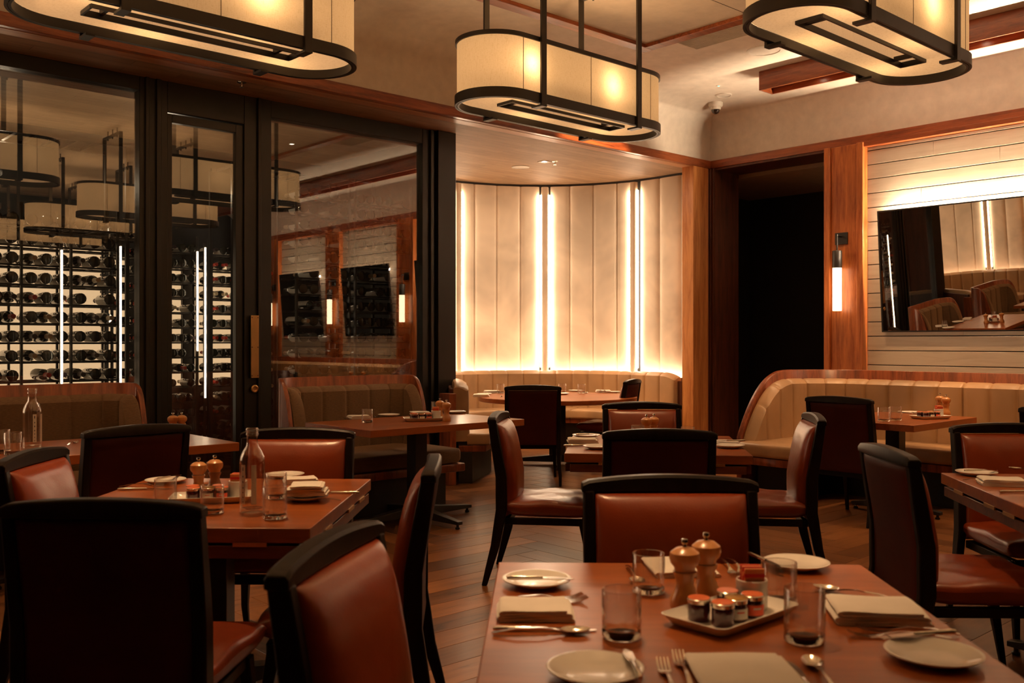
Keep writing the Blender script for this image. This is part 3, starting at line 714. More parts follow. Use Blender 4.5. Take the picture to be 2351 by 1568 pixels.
def slab(poly, z0, z1, r=.03, n=4):   # padded slab with rounded top and bottom edges
    P = [Vector(p) for p in poly]; m_ = len(P); area = sum(P[i].x * P[(i + 1) % m_].y - P[(i + 1) % m_].x * P[i].y for i in range(m_))
    s = 1 if area > 0 else -1; nrm = []
    for i in range(m_):
        d = (P[(i + 1) % m_] - P[i - 1]); nrm.append(Vector((-d.y, d.x)).normalized() * s)
    rings = [(r * (1 - cos(a)), z0 + r * (1 - sin(a))) for a in [0 + pi / 2 * i / n for i in range(n + 1)]][::-1]
    rings = [(r - r * sin(pi / 2 * i / n), z0 + r - r * cos(pi / 2 * i / n)) for i in range(n + 1)] + [(r - r * cos(pi / 2 * i / n), z1 - r + r * sin(pi / 2 * i / n)) for i in range(n + 1)]
    V, F = [], []
    for ins, z in rings: V += [(*(P[i] + nrm[i] * ins), z) for i in range(m_)]
    for q in range(len(rings) - 1):
        for i in range(m_): F.append((q * m_ + i, q * m_ + (i + 1) % m_, (q + 1) * m_ + (i + 1) % m_, (q + 1) * m_ + i))
    F += [tuple(range(m_))[::-1], tuple(range((len(rings) - 1) * m_, len(rings) * m_))]
    return V, F
# tan banquette round the alcove
left_in = [(-4.12, -.05), (-3.86, .30), (-3.60, .62)]
apath = left_in + [(-3.49, .85)] + arc(-2.1, .95, 1.40, 1.66, 178, 90, 20) + arc(-2.1, .95, 1.80, 1.66, 88, 0, 24) + [(-.30, .60), (-.30, .22)]
t = thing('curved_banquette', 'long tan leather banquette with channelled back curving round the lit alcove', 'banquette')
ztA = lambda u: .965 - (.05 * max(0, (u - .97) / .03) ** 2) - (.04 * max(0, (.03 - u) / .03) ** 2)
obj('backrest', backrest(apath, 1, .235, .40, ztA, .12), 'tan', t, smooth=28)
obj('back_shell', shell(apath, 1, .03, lambda u: .90, -.035, 0), 'darkpost', t)
pin, Nn, _ = resample(apath, .06)
inner = [p + n_ * .13 for p, n_ in zip(pin, Nn)]; outer = [p + n_ * (.60 - .26 * max(0, 1 - i / 16)) for i, (p, n_) in enumerate(zip(pin, Nn))]
lo = inner + outer[::-1]
k3 = len(inner) // 5
for q in range(5):
    a, b_ = q * k3, (q + 1) * k3 if q < 4 else len(inner) - 1
    obj('seat_cushion', slab([tuple(v) for v in inner[a:b_ + 1]] + [tuple(v) for v in outer[a:b_ + 1][::-1]], .36, .475, .025), 'tan', t, smooth=60)
obj('seat_base', slab([tuple(p + n_ * .05) for p, n_ in zip(pin, Nn)] + [tuple(q - n_ * .03) for q, n_ in zip(outer, Nn)][::-1], .30, .36, .004, 1), 'shellwood', t)
obj('plinth', slab([tuple(p + n_ * .05) for p, n_ in zip(pin, Nn)] + [tuple(q - n_ * .16) for q, n_ in zip(outer, Nn)][::-1], .0, .30, .004, 1), 'framedark', t)
obj('end_panel', box(-4.235, -4.15, -.13, .02, 0, .86), 'shellwood', t, bevel=.004)
# the same alcove again left of the wine cabinet, which the wall mirror shows
for o in [o for o in bpy.data.objects if o.parent is None and (o.name.startswith(('wall_alcove', 'trim_20', 'trim_21', 'cove_light', 'light_strip', 'curved_banquette')) or o.name == 'door_1')]:
    c = dup(o, (-11.85 - o.location.x, o.location.y, o.location.z), 0); c.scale.x = -1
    if 'label' in c: c['label'] = c['label'].replace('alcove', 'second alcove').replace('alcove alcove', 'alcove') + ', mirrored'
tag(bpy.data.objects['curved_banquette.001'], 'tan channelled banquette of the second alcove, seen only in the wall mirror', 'banquette')
# booths before the wine cabinet
def booth(cx, label):
    t = thing('booth', label, 'booth', (cx, 0, 0), 0, 'high backed booths along the wine cabinet')
    hw = .66; r = .26; yb = -.20
    p = [(-hw, -.60)] + arc(-hw + r, yb - r, r, r, 180, 90, 12) + arc(hw - r, yb - r, r, r, 90, 0, 12) + [(hw, -.60)]
    zt = lambda u: 1.06 - .55 * (max(0, abs(2 * u - 1) - .72) / .28) ** 3.2
    zs = lambda u: .985 - .50 * (max(0, abs(2 * u - 1) - .76) / .24) ** 3.0
    pin_ = [(-hw + .04, -.62)] + arc(-hw + r, yb - r, r - .04, r - .04, 180, 90, 12) + arc(hw - r, yb - r, r - .04, r - .04, 90, 0, 12) + [(hw - .04, -.62)]
    obj('shell', shell(p, 1, .02, zt, 0, .035, .03), 'shellwood', t, smooth=60)
    obj('backrest', backrest(pin_, 1, .225, .38, zs, .085, .026), 'velvet', t, smooth=28)
    obj('seat_cushion', slab([(-hw + .05, -1.02), (-hw + .10, -1.07), (hw - .05, -1.07), (hw, -1.02), (hw + .0, -.62), (hw - .05, -.45), (hw - .2, -.33), (-hw + .2, -.33), (-hw + .05, -.45), (-hw + .02, -.62)], .36, .475, .035), 'velvet', t, smooth=60)
    obj('seat_rail', slab([(-hw + .05, -1.08), (hw, -1.08), (hw + .02, -.62), (hw - .05, -.30), (-hw + .05, -.30), (-hw + .02, -.62)], .29, .355, .01, 2), 'shellwood', t)
    obj('base', box(-hw + .1, hw - .1, -.95, -.28, 0, .29), 'framedark', t)
    return t
booth(-5.48, 'brown velvet booth with curved walnut shell in front of the right cabinet glass')
booth(-7.88, 'brown velvet booth with curved walnut shell in front of the left cabinet glass')
# long tan banquette in front of the board wall
t = thing('long_banquette', 'long tan leather banquette with walnut rim before the mirror wall', 'banquette')
bx, by, br = -1.40, -2.18, .62
p = [(-2.60, by)] + [(bx - br, by)] + arc(bx - br, by - br, br, br, 90, 0, 16)[1:] + [(bx, -8.5)]
_, _, LBQ = resample(p, .1)
def ztB(u):
    s = u * LBQ; return 1.085 - .58 * max(0, 1 - s / .80) ** 2.6
def zsB(u):
    s = u * LBQ; return 1.005 - .54 * max(0, 1 - s / .72) ** 2.6
obj('shell', shell(p, 1, .02, ztB, 0, .05, .04), 'shellwood', t, smooth=60)
p2 = [(-2.60, by - .05)] + [(bx - br, by - .05)] + arc(bx - br, by - br, br - .05, br - .05, 90, 0, 16)[1:] + [(bx - .05, -8.5)]
obj('backrest', backrest(p2, 1, .215, .40, zsB, .10), 'tan', t, smooth=28)
sp = [(-2.76, -2.36), (-2.76, -2.80), (-2.70, -2.90), (-2.35, -2.95), (-2.15, -3.2), (-2.10, -3.6), (-2.10, -8.4), (-1.5, -8.4), (-1.5, -2.8), (-1.7, -2.4), (-2.0, -2.27), (-2.70, -2.27)]
obj('seat_cushion', slab(sp[::-1], .36, .475, .03), 'tan', t, smooth=60)
obj('seat_base', slab([(x + (.02 if x < -1.6 else 0), y) for x, y in sp][::-1], .29, .355, .004, 1), 'shellwood', t)
obj('plinth', join(box(-2.45, -1.5, -2.75, -2.30, 0, .29), box(-1.95, -1.5, -8.4, -2.75, 0, .29)), 'framedark', t)

# ================================================================ CHAIRS
def backy(z): 
    for (z0, y0), (z1, y1) in zip(((0, -.345), (.22, -.285), (.42, -.250), (.60, -.252), (.93, -.305), (1.1, -.33)), ((.22, -.285), (.42, -.250), (.60, -.252), (.93, -.305), (1.1, -.33), (1.2, -.34))):
        if z <= z1: return y0 + (y1 - y0) * (z - z0) / (z1 - z0)
def make_chair():
    t = thing('dining_chair', '', 'chair', (0, 0, 0), 0, 'cognac leather dining chairs')
    for s in (-1, 1):
        zz = [0, .10, .22, .34, .42, .50, .60, .76, .90]
        obj('back_post', bar([(s * (.243 + (.012 if z < .2 else 0) + .004 * z), backy(z), z) for z in zz], [.024, .030, .035, .038, .038, .038, .037, .036, .034], [.030, .040, .050, .058, .062, .062, .060, .055, .048]), 'chairwood', t, bevel=.006)
        obj('leg', bar([(s * .236, .262, 0), (s * .225, .225, .20), (s * .215, .195, .37)], [.022, .032, .042], [.022, .034, .048]), 'chairwood', t, bevel=.004)
    # top rail, bowed and arched
    secs = []
    for i in range(25):
        u = -1 + 2 * i / 24; x = u * .268; c = 1 - u * u; e = .007 * max(0, (abs(u) - .94) / .06) ** 2
        yb = backy(.91) - .012 * c; zt = .926 + .018 * c - e; zb = .893
        secs.append([(x, yb - .024, zb), (x, yb + .026, zb), (x, yb + .026, zt - .008), (x, yb + .018, zt), (x, yb - .018, zt), (x, yb - .024, zt - .008)])
    obj('top_rail', sweep(None, secs), 'chairwood', t, bevel=.003)
    # leather: back panel and bulging front
    V, F = pillow(.229, .262, 1, 4.2, 24, 20, .22)
    def wrap(v, base, th):
        z = .632 + v[1] * (.985 if True else 1); y0 = backy(z) - .012 * (1 - (v[0] / .24) ** 2) * ((z - .38) / .55)
        return (v[0], y0 + base + th * v[2], z)
    obj('backrest', ([wrap(v, -.004, .088) for v in V], F), 'cognac', t, smooth=60)
    V, F = pillow(.228, .260, 1, 10, 16, 12, .6)
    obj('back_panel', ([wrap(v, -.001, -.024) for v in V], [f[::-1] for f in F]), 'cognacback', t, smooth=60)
    V, F = pillow(.255, .245, .105, 7, 22, 22, .62)
    V = [(x * (1 + .05 * (y / .245)), y + .0 + .005, .372 + z + .006 * sin(x * 31 + 1) * cos(y * 23) * (1 if z > .06 else 0)) for x, y, z in V]
    obj('seat', (V, F), 'cognac', t, smooth=60)
    obj('seat_frame', join(box(-.225, .225, .19, .225, .335, .372), box(-.225, -.195, -.21, .19, .335, .372), box(.195, .225, -.21, .19, .335, .372), box(-.225, .225, -.235, -.21, .335, .372)), 'chairwood', t, bevel=.003)
    return t
chair0 = make_chair(); first = True
def chair(X, Y, ang, label, world=False):
    global first
    if world: x, y, a = X, Y, radians(ang)
    else: (x, y), a = cw(X, Y), camdir(ang)
    x += .305 * cos(a); y += .305 * sin(a); rz = a - pi / 2
    if first:
        first = False; chair0.location = (x, y, 0); chair0.rotation_euler.z = rz; chair0['label'] = label; return chair0
    return dup(chair0, (x, y, 0), rz, label)
chair(-1.065, 2.47, 88, 'large dark chair seen from behind at bottom left, nearest to the camera')
chair(-.383, 2.0, -11.5, 'foreground chair with bright leather front, at the left side of the big front table')
chair(-.28, 3.33, 183, 'chair seen edge-on at the right side of the left table, facing left')
chair(-1.80, 3.56, 2.5, 'chair with glowing cognac front at the far left of the left table')
chair(-1.83, 4.65, 136, 'chair seen from behind, standing at the left booth table')
chair(-1.01, 4.49, -90, 'chair facing the camera behind the left table with the water bottle')
chair(-.078, 5.5, -8, 'chair seen from the side with lit seat, left of the middle table')
chair(.48, 2.9, -90, 'chair facing the camera behind the big front table')
chair(.69, 4.44, 89, 'chair seen from behind at the near side of the middle table')
chair(.876, 6.42, -91, 'chair facing the camera behind the middle table')
chair(1.718, 5.4, 172, 'chair seen from the side at the right of the middle table, facing left')
chair(1.463, 3.71, -1.3, 'dark high-backed chair turned away, at the left of the right table')
chair(2.46, 4.75, -90, 'chair facing the camera behind the right table at the frame edge')
chair(.195, 8.89, 90, 'chair seen from behind at the round alcove table')
chair(1.31, 10.3, 156, 'small far chair turned left at the right of the round alcove table')
chair(-3.20, -3.49, 0, 'chair seen from behind at the table before the tan banquette under the mirror', True)
chair(-3.20, -5.02, 0, 'chair at the far right edge, only its post showing before the banquette', True)

# ================================================================ TABLES
def pedestal(t, h, spread, diag=True, col=.10):
    obj('column', join(box(-col / 2, col / 2, -col / 2, col / 2, .05, h), box(-.2, .2, -.04, .04, h - .03, h), box(-.04, .04, -.2, .2, h - .03, h)), 'frame', t, bevel=.003)
    for k in range(4):
        a = pi / 4 + k * pi / 2 if diag else k * pi / 2
        g = sweep(None, [[(d, -w_, z0), (d, w_, z0), (d, w_, z1), (d, -w_, z1)] for d, w_, z0, z1 in ((.02, .045, .03, .11), (spread, .022, .035, .058))])
        g = xf(join(g, lathe([(0, 0), (.016, 0), (.018, .012), (.010, .016), (.010, .04), (0, .04)], 12)) if False else g, T(rz=a))
        f_ = obj('foot', g, 'frame', t, bevel=.003)
        obj('glide', xf(lathe([(0, 0.001), (.016, .001), (.018, .012), (.010, .018), (.010, .036), (0, .036)], 12), T(cos(a) * (spread - .03), sin(a) * (spread - .03), 0)), 'frame', f_)
def flip_table(X, Y, yaw, wd, dp, label):
    x, y = cw(X, Y); t = thing('dining_table', label, 'table', (x, y, 0), camdir(yaw), 'square tables with folding leaves')
    obj('table_top', box(-wd / 2, wd / 2, -dp / 2, dp / 2, .702, .75), 'tabletop', t, bevel=.003)
    # four folded leaves under the top, each a shallow circle segment
    for k in range(4):
        L = (wd if k % 2 == 0 else dp); off = (dp if k % 2 == 0 else wd) / 2; n = 16
        poly = [(-L / 2 + .03, 0), (L / 2 - .03, 0)] + [((L / 2 - .03) * cos(pi * i / n), .21 * sin(pi * i / n)) for i in range(1, n)]
        z1, z0 = (.692, .650) 
        g = xf(prism(poly, z0, z1), T(0, 0, 0)); rot = {0: 0, 1: pi / 2, 2: pi, 3: -pi / 2}[k]
        g = xf(g, Matrix.Rotation(rot, 4, 'Z') @ Matrix.Translation((0, -off + .004, 0)))
        lf = obj('folding_leaf', g, 'tableedge', t, bevel=.002)
        for cx in (-L * .26, L * .10, L * .30): obj('hinge', xf(box(cx - .055, cx + .055, -.006, .0, .690, .704), Matrix.Rotation(rot, 4, 'Z') @ Matrix.Translation((0, -off + .003, 0))), 'brass', lf)
    pedestal(t, .645, .40); return t
flip_table(.435, 2.02, -1.67, .975, 1.10, 'big walnut table in the foreground at bottom right, laid for breakfast')
flip_table(-1.119, 3.61, -1.67, .975, 1.10, 'walnut table on the left with the water bottle and stacked plates')
flip_table(.83, 5.56, -6.3, .99, 1.05, 'walnut table in the middle, mostly hidden by high chair backs')
flip_table(2.40, 3.80, -6.8, 1.0, .97, 'walnut table cut by the right picture edge, hinges along its side')
def booth_table(x0, x1, y0, y1, label):
    t = thing('booth_table', label, 'table', ((x0 + x1) / 2, (y0 + y1) / 2, 0), 0, 'rectangular booth tables')
    hx, hy = (x1 - x0) / 2, (y1 - y0) / 2
    obj('table_top', box(-hx, hx, -hy, hy, .70, .75), 'tabletop', t, bevel=.003); pedestal(t, .70, .52 if hx > .6 else .36, False, .11); return t
booth_table(-6.17, -4.76, -1.73, -.86, 'walnut booth table in front of the right brown booth')
booth_table(-8.57, -7.17, -1.84, -.97, 'walnut booth table in front of the left brown booth')
booth_table(-3.07, -1.98, -4.0, -3.2, 'dark walnut table at the long tan banquette below the mirror')
booth_table(-3.07, -1.98, -5.5, -4.7, 'second table at the long tan banquette, beyond the right picture edge')
rt = cw(.50, 10.45); t = thing('round_table', 'large round walnut table inside the lit alcove', 'table', (rt[0], rt[1], 0), 0)
obj('table_top', lathe([(0, .70), (.86, .70), (.868, .706), (.87, .745), (.865, .75), (0, .75)], 72), 'tabletop', t)
pedestal(t, .70, .55, True, .13)

# ================================================================ TABLEWARE
ZTB = .75
def simple(name, g, mat, cat, loc, rz, label, group=None, **k):
    return tag(obj(name, g, mat, loc=loc, rz=rz, **k), label, cat, group)
PL = lathe([(0, .006), (.048, .006), (.060, .009), (.080, .017), (.086, .019), (.088, .018), (.086, .015), (.062, .005), (.052, .002), (.050, 0), (0, 0)], 48)
def strip_mesh(st, th=.0022):      # stations: (y, halfwidth, z)
    V, F = [], []
    for y, h, z in st: V += [(-h, y, z), (h, y, z), (h, y, z + th), (-h, y, z + th)]
    n = len(st)
    for i in range(n - 1):
        for q in range(4): F.append((i * 4 + q, i * 4 + (q + 1) % 4, i * 4 + 4 + (q + 1) % 4, i * 4 + 4 + q))
    F += [(3, 2, 1, 0), tuple(range((n - 1) * 4, n * 4))]
    return V, F
def g_knife(L=.215):
    return join(tube([(0, -L / 2, .006), (0, -L / 2 + .01, .0065), (0, -.03, .006), (0, .0, .006), (0, .006, .006)], [.004, .0058, .0046, .0042, .0036], 10), strip_mesh([(.0, .005, .005), (.02, .0085, .0045), (.06, .0095, .003), (L / 2 - .03, .0090, .002), (L / 2 - .008, .0055, .0015), (L / 2, .0012, .0015)], .0016))
def g_fork(L=.20):
    g = strip_mesh([(-L / 2, .0035, .004), (-L / 2 + .01, .0055, .005), (-.05, .0036, .012), (.0, .0026, .013), (.025, .003, .008), (.035, .0065, .004), (.045, .0115, .0015), (.058, .0122, .001)], .0026)
    return join(g, *[strip_mesh([(.057, .0019, .001), (.08, .0015, .003), (L / 2, .0008, .0105)], .002) if False else xf(strip_mesh([(.056, .0020, .001), (.078, .0017, .0035), (L / 2, .0009, .0115)], .0022), T(x=dx)) for dx in (-.0102, -.0034, .0034, .0102)])
def g_spoon(L=.20):
    g = strip_mesh([(-L / 2, .0035, .004), (-L / 2 + .01, .0055, .005), (-.05, .0036, .012), (.0, .0026, .013), (.03, .003, .009), (.042, .004, .006)], .0026)
    V, F = [], []; n, r_ = 20, 6
    V.append((0, .072, .001))
    for j in range(1, r_ + 1):
        s = j / r_
        for i in range(n):
            a = 2 * pi * i / n; wd = .0195 * (1 - .14 * sin(a)); V.append((wd * s * cos(a), .072 + .031 * s * sin(a), .001 + .0085 * s ** 2.2))
    for i in range(n): F.append((0, 1 + i, 1 + (i + 1) % n))
    for j in range(r_ - 1):
        for i in range(n): a = 1 + j * n; F.append((a + i, a + n + i, a + n + (i + 1) % n, a + (i + 1) % n))
    up = [(x, y, z + .0015) for x, y, z in V]
    rim = [(1 + (r_ - 1) * n + i, 1 + (r_ - 1) * n + (i + 1) % n, len(V) + 1 + (r_ - 1) * n + (i + 1) % n, len(V) + 1 + (r_ - 1) * n + i) for i in range(n)]
    F2 = [tuple(q + len(V) for q in f) for f in F] + rim + [f[::-1] for f in F]
    return join(g, (V + up, F2))
def g_napkin(w_=.15, d=.17, h=.016, folds=3):
    t_ = h / folds * .46; pts = []; hw = w_ / 2; rr = h / folds
    for k in range(folds):
        z = t_ + k * rr * 1.05; e = hw * (1 - .03 * k)
        xs = [-e + 2 * e * i / 8 for i in range(9)]
        if k % 2: xs = xs[::-1]
        for x in xs: pts.append((x, z + .0012 * sin(x * 40 + k)))
        if k < folds - 1:
            s = 1 if k % 2 == 0 else -1
            for a in (-.9, -.45, 0, .45, .9): pts.append((s * (e + .006 * cos(a * pi / 2 / .9) * 1.0), z + rr * .525 + rr * .5 * sin(a * pi / 2 / .9)))
    n = len(pts); up, dn = [], []
    for i in range(n):
        a, b_ = Vector(pts[max(0, i - 1)]), Vector(pts[min(n - 1, i + 1)]); d_ = (b_ - a).normalized(); nn = Vector((-d_.y, d_.x)) * t_
        p_ = Vector(pts[i]); up.append(p_ + nn); dn.append(p_ - nn)
    loop = up + dn[::-1]; secs = []
    for j in range(9):
        v = -1 + 2 * j / 8; s = 1 - .02 * abs(v) ** 4
        secs.append([(q.x * s, v * d / 2 + .0015 * sin(q.x * 50), max(.0004, q.y * (1 - .12 * v ** 4) + .0008 * sin(v * 5 + q.x * 20))) for q in loop])
    return sweep(None, secs)
def g_tumbler(r=.040, h=.098):
    return lathe([(0, .0), (r * .9, .0), (r, .004), (r * 1.0, .014), (r * 1.0, h - .001), (r - .0008, h), (r - .0018, h - .001), (r - .0024, .020), (r * .8, .013), (0, .012)], 40)
def g_bottle():
    return lathe([(0, .006), (.022, .004), (.030, .0), (.036, .003), (.038, .012), (.038, .155), (.036, .172), (.028, .19), (.0185, .205), (.0165, .218), (.0165, .236), (.0190, .238), (.0190, .243), (.0168, .246), (.0190, .249), (.0190, .257), (.0165, .26), (.0150, .258), (.0150, .22), (.0165, .204), (.026, .188), (.0345, .17), (.036, .155), (.036, .014), (0, .010)], 40)
G = dict(knife=g_knife(), fork=g_fork(), spoon=g_spoon(), butter=g_knife(.165), tumbler=g_tumbler(), tumbler_tall=g_tumbler(.040, .108))
MSH = {}
def ware(kind, loc, rz, label, name, cat, mat, group=None, z=None, sc_=1, rx=0, ry=0):
    key = (kind, mat)
    if key not in MSH:
        g = {'plate': PL, 'napkin': None}.get(kind) or G.get(kind) or (g_napkin() if kind == 'napkin' else g_napkin(.17, .13, .030, 5) if kind == 'napkin_thick' else g_napkin(.13, .17, .011, 3))
        o = obj(name, g, [mat, 'thickglass'] if mat == 'glass' else mat, smooth=50); MSH[key] = o.data
        if mat == 'glass':
            zm = max(v.co.z for v in o.data.vertices)
            for f_ in o.data.polygons:
                if f_.center.z < .0165 or f_.center.z > zm - .0012: f_.material_index = 1
    else:
        o = bpy.data.objects.new(name, MSH[key]); COL.objects.link(o)
    o.location = (loc[0], loc[1], z if z is not None else loc[2]); o.rotation_euler = (rx, ry, rz); o.scale = (sc_,) * 3
    return tag(o, label, cat, group)
def plate(px, py, label, z=ZTB, s=1): return ware('plate', at(px, py, ZTB), 0, label, 'side_plate', 'plate', 'white', 'white side plates', z=z, sc_=s)
def cut(kind, a, b_, label, z=ZTB, ry=0):   # from handle end a to tip b_
    A_, B2 = at(*a, ZTB), at(*b_, ZTB); c = (A_ + B2) / 2; d = B2 - A_
    return ware(kind, c, atan2(d.y, d.x) - pi / 2, label, {'butter': 'butter_knife'}.get(kind, kind), 'cutlery', 'steel', 'steel cutlery', z=z)
def napkin(px, py, ang, label, kind='napkin', z=ZTB, s=1): return ware(kind, at(px, py, ZTB), camdir(ang), label, 'napkin', 'napkin', 'linen', 'folded white napkins', z=z, sc_=s)
def tumbler(px, py, label, kind='tumbler', s=1):
    p_ = at(px, py, ZTB); return ware(kind, p_, 0, label, 'drinking_glass', 'glass', 'glass', 'clear tumblers', sc_=s)
def mill(px, py, label, dark=False, s=1, p=None):
    p = p or at(px, py, ZTB); t = thing('pepper_mill', label, 'pepper mill', p, 0, 'wooden salt and pepper mills'); t.scale = (s,) * 3
    obj('mill_body', lathe([(0, 0), (.027, 0), (.029, .006), (.029, .022), (.023, .034), (.0175, .050), (.0185, .062), (.023, .070), (.0235, .076), (0, .076)], 32), 'millbody' if dark else 'mill', t)
    obj('mill_head', lathe([(0, .077), (.020, .077), (.021, .084), (.028, .092), (.031, .102), (.029, .113), (.018, .122), (.006, .125), (0, .125)], 32), 'mill', t)
    obj('mill_knob', lathe([(0, .124), (.004, .124), (.0035, .129), (.0075, .134), (.0065, .140), (0, .141)], 16), 'steel', t); return t
def jar(p, lid, lab, label, s=1, rz=0):
    t = thing('jam_jar', label, 'jam jar', p, rz, 'mini jam jars'); t.scale = (s,) * 3
    obj('jar_body', lathe([(0, 0), (.019, 0), (.0215, .003), (.0215, .030), (.020, .035), (0, .036)], 28), 'jam', t)
    obj('jar_rim', lathe([(.0205, .034), (.0225, .035), (.0228, .042), (.021, .0435), (0, .0437)], 28), 'steel', t)
    obj('lid', lathe([(0, .0455), (.018, .0455), (.021, .0445), (.0212, .0430), (0, .0430)], 28), lid, t)
    if lab:
        l = obj('paper_label', lathe([(.0218, .006), (.0221, .006), (.0221, .026), (.0218, .026)], 20, -2.2, -.4, False), lab, t)
        obj('print', lathe([(.0222, .018), (.0224, .018), (.0224, .021), (.0222, .021)], 8, -1.7, -1.0, False), 'redlabel' if lab == 'label' else 'label', l)
    return t
def rrect(hx, hy, r, n=6):
    out = []
    for cx, cy_, a0 in ((hx - r, hy - r, 0), (-hx + r, hy - r, 90), (-hx + r, -hy + r, 180), (hx - r, -hy + r, 270)):
        out += [(cx + r * cos(radians(a0 + 90 * i / n)), cy_ + r * sin(radians(a0 + 90 * i / n))) for i in range(n + 1)]
    return out
def tray(p, rz, label, s=1):
    rings = [(.110, .055, 0), (.118, .063, .003), (.131, .074, .020), (.133, .076, .022), (.131, .074, .0225), (.118, .063, .007), (.108, .053, .0055)]
    V, F = [], []; m_ = 0
    for hx, hy, z in rings:
        c = rrect(hx, hy, .018); m_ = len(c); V += [(x, y, z) for x, y in c]
    for q in range(len(rings) - 1):
        for i in range(m_): F.append((q * m_ + i, q * m_ + (i + 1) % m_, (q + 1) * m_ + (i + 1) % m_, (q + 1) * m_ + i))
    F += [tuple(range(m_))[::-1], tuple(range((len(rings) - 1) * m_, len(rings) * m_))]
    o = simple('serving_tray', (V, F), 'white', 'tray', p, rz, label, 'white jam trays', smooth=50); o.scale = (s,) * 3; return o
def caddy(p, label, s=1, rz=0):
    t = thing('sugar_cup', label, 'cup', p, rz, 'white cups of sugar packets'); t.scale = (s,) * 3
    obj('cup', lathe([(0, 0), (.029, 0), (.031, .003), (.0315, .058), (.030, .0595), (.0285, .058), (.028, .006), (0, .005)], 36), 'white', t)
    return t
def packets(p, label, s=1, rz=0):
    t = thing('sugar_packets', label, 'sugar packets', p, rz, 'sugar packets in cups'); t.scale = (s,) * 3
    for k, (y, a, mt) in enumerate(((-.016, .06, 'packet'), (-.006, -.05, 'packetred'), (.005, .04, 'packet'), (.015, -.02, 'packetred'))):
        g = xf(join(box(-.020, .020, -.0022, .0022, 0, .070)), T(0, y, .009, rx=a))
        o = obj('packet', g, mt, t, bevel=.001)
        obj('packet_band', xf(box(-.0203, .0203, -.0026, .0026, .052, .060), T(0, y, .009, rx=a)), 'packetred' if mt == 'packet' else 'packet', o)
    return t
def jam_set(c, rz, tname, s=1, jars=5, cup=True, lids=('lid', 'lid', 'lidgold', 'lidpink', 'lid')):
    c = Vector((c[0], c[1], ZTB)); tray(c, rz, 'white rectangular tray of jam jars on %s' % tname, s); R_ = Matrix.Rotation(rz, 3, 'Z')
    spots = [(-.058, -.022), (-.066, .028), (-.012, -.020), (.020, .012 + .01), (.034, -.026)]
    names = ('nearest the left tray corner', 'behind the left one', 'in the middle', 'at the back beside the cup', 'right before the cup')
    for k in range(jars):
        v = R_ @ Vector((*spots[k], 0)) * s; jar(c + v + Vector((0, 0, .0057 * s)), lids[k], (None, None, 'label', 'redlabel', 'redlabel')[k], 'small jam jar on the tray %s, %s' % (names[k], tname), s, -rz * 0 + camdir(0))
    if cup:
        v = R_ @ Vector((.083, .008, 0)) * s
        caddy(c + v + Vector((0, 0, .0057 * s)), 'white cup holding sugar packets on the jam tray of %s' % tname, s)
        packets(c + v + Vector((0, 0, .0110 * s)), 'orange and red sugar packets in the white cup on %s' % tname, s, camdir(0))
def water_bottle(px, py, label, rz=0, s=1):
    p = at(px, py, ZTB); t = thing('water_bottle', label, 'bottle', p, camdir(rz), 'clear glass water bottles'); t.scale = (s,) * 3
    obj('bottle_glass', g_bottle(), 'glass', t, smooth=50)
    for a, nm in ((-1.9, 'front'), (-1.0, 'side')):
        l = obj('bottle_label', lathe([(.0383, .03), (.0386, .03), (.0386, .150), (.0383, .150)], 6, a - .20, a + .20, False), 'label', t)
        if nm == 'front':
            obj('lettering', join(*[lathe([(.0387, z), (.0389, z), (.0389, z + h), (.0387, z + h)], 2, a - .05, a + .04, False) for z, h in ((.132, .011), (.112, .005), (.095, .006), (.078, .005), (.064, .004), (.050, .003), (.036, .003))]), 'ink', l)
    return t
FT = 'the big front table'
plate(1232, 1342, 'side plate at the back left corner of the big front table', s=.97); cut('butter', (1160, 1350), (1322, 1349), 'butter knife lying across the back left plate of the big front table', .769)
cut('fork', (1143, 1386), (1340, 1374), 'upper fork between plate and left napkin on the big front table'); cut('fork', (1148, 1392), (1352, 1382), 'lower fork tucked under the left napkin on the big front table', .7505)
napkin(1228, 1412, 0, 'thick folded napkin at the left edge of the big front table', 'napkin_thick', s=.92)
cut('knife', (1132, 1450), (1370, 1449), 'knife below the left napkin on the big front table'); cut('spoon', (1136, 1459), (1345, 1455), 'spoon below the left napkin on the big front table')
tumbler(1427, 1463, 'empty tumbler in front, left of the tray on the big front table', 'tumbler'); tumbler(1489, 1360, 'empty tumbler further back, before the rear napkin on the big front table', s=.97)
tumbler(1790, 1384, 'empty tumbler behind the sugar cup on the big front table', s=.97); tumbler(1847, 1472, 'empty tumbler right of the tray on the big front table', 'tumbler_tall')
mill(1572, 1398, 'beech mill standing nearer, left one behind the tray on the big front table', s=1.12); mill(1621, 1378, 'beech mill standing further back, right one on the big front table', s=1.12)
napkin(1560, 1308, 4, 'folded napkin at the far edge of the big front table', 'napkin', s=1.05)
cut('spoon', (1440, 1304), (1466, 1345), 'spoon left of the far napkin, seen through the tumbler on the big front table')
cut('fork', (1652, 1288), (1690, 1326), 'left fork of the pair at the far edge of the big front table'); cut('fork', (1672, 1288), (1712, 1324), 'right fork of the pair at the far edge of the big front table')
plate(1828, 1303, 'side plate at the far right corner of the big front table', s=.98); cut('butter', (1722, 1292), (1790, 1322), 'butter knife leaning on the far right plate of the big front table', .769)
pa, pb, pc = at(1527, 1440, .75), at(1626, 1474, .75), at(1822, 1405, .75); d = pc - pb
jam_set(((pa + pc) / 2 + Vector((0, 0, 0))), atan2(d.y, d.x), FT, 1.1)
cut('spoon', (2072, 1386), (1866, 1352), 'spoon above the right napkin on the big front table'); cut('knife', (2078, 1392), (1880, 1362), 'knife above the right napkin on the big front table')
napkin(2010, 1418, -8, 'folded napkin at the right edge of the big front table', 'napkin_thick', s=1.1)
